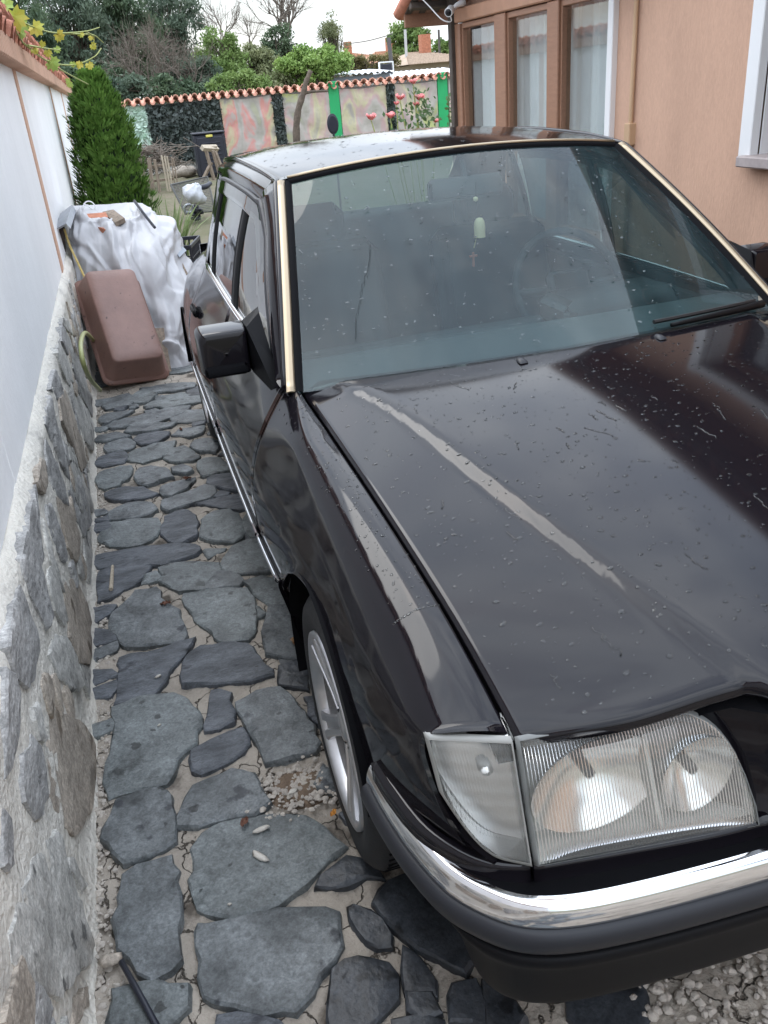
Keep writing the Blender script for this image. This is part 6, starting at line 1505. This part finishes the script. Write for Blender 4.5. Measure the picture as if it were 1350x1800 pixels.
for _ in range(46):                                   # run-down streaks
    w, y = r.uniform(-.6, .66), r.uniform(.3, 1.25)
    if abs(w) > gap_w(y)-.03: continue
    L_ = r.uniform(.015, .07); d = A((.25*r.normal(), -1)); d /= np.linalg.norm(d); pts = []
    for t in np.linspace(0, 1, 8):
        c, n = hood_at(w+d[0]*L_*t+.002*r.normal(), y+d[1]*L_*t); pts.append(c+A((0, 0, .0002)))
    b.tube(spl(pts, 14), .0011+.0007*r.random(), 5)
for _ in range(420):
    i, j = r.integers(1, RP.shape[0]-2), r.integers(1, RP.shape[1]-2); f, g = r.random(), r.random(); c = RP[i, j]*(1-f)*(1-g)+RP[i+1, j]*f*(1-g)+RP[i, j+1]*(1-f)*g+RP[i+1, j+1]*f*g
    V, F = drop_shape(c, (c[0]*.15, 0, 1), .0014+.003*r.random()**2, 1+1.5*r.random(), r.normal(0, .3)); b.add(V, F)
for _ in range(480):
    u, v = r.uniform(-.97, .97), r.uniform(.02, .97); c = A(ws_pt(u, v))+A((0, -.0022, .0033)); V, F = drop_shape(c, (0, -.55, .83), .0012+.0022*r.random()**2, 1+1.2*r.random(), r.normal(0, .3), .15); b.add(V, F)
for _ in range(330):
    y = r.uniform(.36, 1.45); q = A(flank(max(y, .51), True)); k = int(r.integers(0, 19)); fk = r.random(); c = q[k]*(1-fk)+q[k+1]*fk; c = A((c[0], y if y > .51 else max(y, .51), c[2])); t1 = q[k+1]-q[k]; n = A((-t1[2], 0, t1[0])); n = n if n[2] > 0 else -n
    V, F = drop_shape(A((-c[0], c[1], c[2])), (-abs(n[0]), 0, n[2]), .0012+.0022*r.random()**2, 1+.5*r.random(), r.normal(0, .5)); b.add(V, F)
o = b.build('rain_drops', MATS['water'], smooth=True, loc=(CX, 0, 0)); tag(o, 'scattered rain drops on the bonnet, roof and windscreen', 'water drops', kind='stuff')
# gravel
def pebbles(n, area, zf, smin, smax, seed):
    q = np.random.default_rng(seed); b = MB(); base = A([(1, 0, 0), (-1, 0, 0), (0, 1, 0), (0, -1, 0), (0, 0, 1), (0, 0, -1)]); 
    ico = [(0, 2, 4), (2, 1, 4), (1, 3, 4), (3, 0, 4), (2, 0, 5), (1, 2, 5), (3, 1, 5), (0, 3, 5)]
    # one subdivision of an octahedron
    V0 = [A(v) for v in base]; F0 = []; mid = {}
    def m_(i, j):
        k = (min(i, j), max(i, j))
        if k not in mid: p = V0[i]+V0[j]; V0.append(p/np.linalg.norm(p)); mid[k] = len(V0)-1
        return mid[k]
    for a, c, d in ico: x, y, z = m_(a, c), m_(c, d), m_(d, a); F0 += [(a, x, z), (x, c, y), (z, y, d), (x, y, z)]
    V0 = A(V0)
    for _ in range(n):
        p = area(q)
        if p is None: continue
        s = smin+(smax-smin)*q.random()**2; R_ = rotz(q.random()*6)@rotx(q.normal(0, .5)); V = (V0*(1+q.normal(0, .13, V0.shape)))*A((1, .75+.25*q.random(), .6))*s; b.add(V@R_.T+A((p[0], p[1], zf+s*.3)), F0)
    return b
mat('gravel', (.52, .47, .41), .85, col2=(.30, .27, .24), vscale=40)
GX0 = at(1135, 1760, 2, 0)[0]
def ar(q):
    x, y = q.uniform(GX0-.03, 1.3), q.uniform(-.9, .5)
    return (x, y) if x > GX0+.02*math.sin(y*20)-.01 else None
tag(pebbles(7500, ar, .012, .005, .0125, 1).build('gravel', MATS['gravel'], smooth=False), 'pale gravel in front of the bumper', 'gravel', kind='stuff')
tag(MB().grid(bed(GX0-.02, 1.4, -.95, .55, .03, z0=.008)).build('gravel_bed', MATS['mortar'], smooth=True), kind='structure')
pc = at(535, 1385, 2, 0)
def ar2(q): p = (pc[0]+q.normal(0, .06), pc[1]+q.normal(0, .045)); return p
def ar3(q): y = q.uniform(.1, 4.6); return (WX+.02+abs(q.normal(0, .022)), y)
tag(pebbles(520, ar2, .012, .003, .010, 2).build('grit', MATS['gravel'], smooth=False), 'loose grit in the broken joint beside the front wheel', 'gravel', kind='stuff')
tag(pebbles(1500, ar3, .0, .002, .010, 3).build('grit', MATS['gravel'], smooth=False), 'crumbs of stone along the foot of the garden wall', 'gravel', kind='stuff')
so = MB().grid(bed(pc[0]-.13, pc[0]+.13, pc[1]-.10, pc[1]+.10, .01, .016, .012)); so.V = [(x, y, z-.02*min(1.2, (((x-pc[0])/.1)**2+((y-pc[1])/.075)**2))**2) for x, y, z in so.V]
tag(so.build('soil_patch', MATS['soil'], smooth=True), kind='structure')
def chip(px, py, s, m, label, asp=1.6, ang=0, seed=0, name='pebble', cat='pebble'):
    p = at(px, py, 2, .018); b = pebbles(1, lambda q: (0, 0), 0, s, s, seed); b.V = [tuple(rotz(ang)@(A(v)*A((asp, .8, .8)))) for v in b.V]
    return tag(b.build(name, MATS[m], smooth=True, loc=(p[0], p[1], .018)), label, cat)
chip(457, 1507, .012, 'pebble', 'elongated white pebble on the big greenish paving stone', 2.4, -.9, 1); chip(460, 1458, .011, 'pebble', 'white pebble at the upper edge of the big greenish stone', 2.2, .1, 2)
chip(404, 1590, .005, 'pebble', 'tiny white pebble near the lower edge of the big greenish stone', 1.3, 0, 3); chip(278, 1190, .010, 'pebble', 'pale pebble on the dark triangular stone', 1.2, .4, 4)
chip(515, 1392, .012, 'pebble', 'pale stone lump in the broken joint by the wheel', 1.4, .4, 5); chip(280, 1275, .005, 'pebble', 'small white chip on the large stone left of centre', 2, .7, 6)
chip(196, 1690, .024, 'stone_warm', 'reddish stone at the foot of the wall beside the black stick', 1.1, 0, 7, 'stone_lump', 'stone')
p0, p1 = at(213, 1690, 2, .03), at(290, 1830, 2, .02)
tag(MB().tube([p0, (p0+p1)/2+A((0, 0, .004)), p1], [.006, .0065, .0065], 8).build('stick', MATS['black_plastic'], smooth=True), 'black stick lying on the paving at the lower left', 'stick')
p0, p1 = at(198, 995, 2, .022), at(195, 1036, 2, .022)
tag(MB().tube([p0, p1], [.006, .008], 6).build('wood_chip', MATS['weathered_pale']), 'pale splinter of wood on the dark paving stone', 'splinter')
mat('dry_leaf', (.16, .075, .05), .8, var=.3, vscale=60); mat('dry_leaf_tan', (.34, .20, .10), .8, var=.3, vscale=60); mat('leaf_orange', (.55, .25, .05), .7)
def dead_leaf(px, py, s, m, label, seed):
    q = np.random.default_rng(seed); p = at(px, py, 2, .02); P = [[(s*(u+.1*q.normal()), s*.55*v*(1-u*u*.8), s*(.22+.25*abs(v)+.18*q.normal())) for v in np.linspace(-1, 1, 5)] for u in np.linspace(-1, 1, 7)]
    return tag(MB().grid(A(P)).build('dead_leaf', MATS[m], smooth=False, loc=(p[0], p[1], .018), rot=(0, 0, seed)), label, 'leaf', 'dead leaves on the paving')
dead_leaf(430, 1446, .016, 'dry_leaf', 'curled brown leaf at the top of the big greenish stone', 1); dead_leaf(520, 1130, .024, 'dry_leaf_tan', 'tan leaf lying against the front tyre', 2); dead_leaf(290, 1062, .018, 'dry_leaf', 'brown leaf in the joint left of the car', 3); dead_leaf(586, 1430, .012, 'leaf_orange', 'orange leaf beside the front tyre', 4)
dead_leaf(318, 755, .016, 'dry_leaf', 'red-brown leaf on the paving near the rear wheel', 5); dead_leaf(330, 842, .02, 'dry_leaf', 'dry leaf crumbs in a joint halfway along the car', 6)
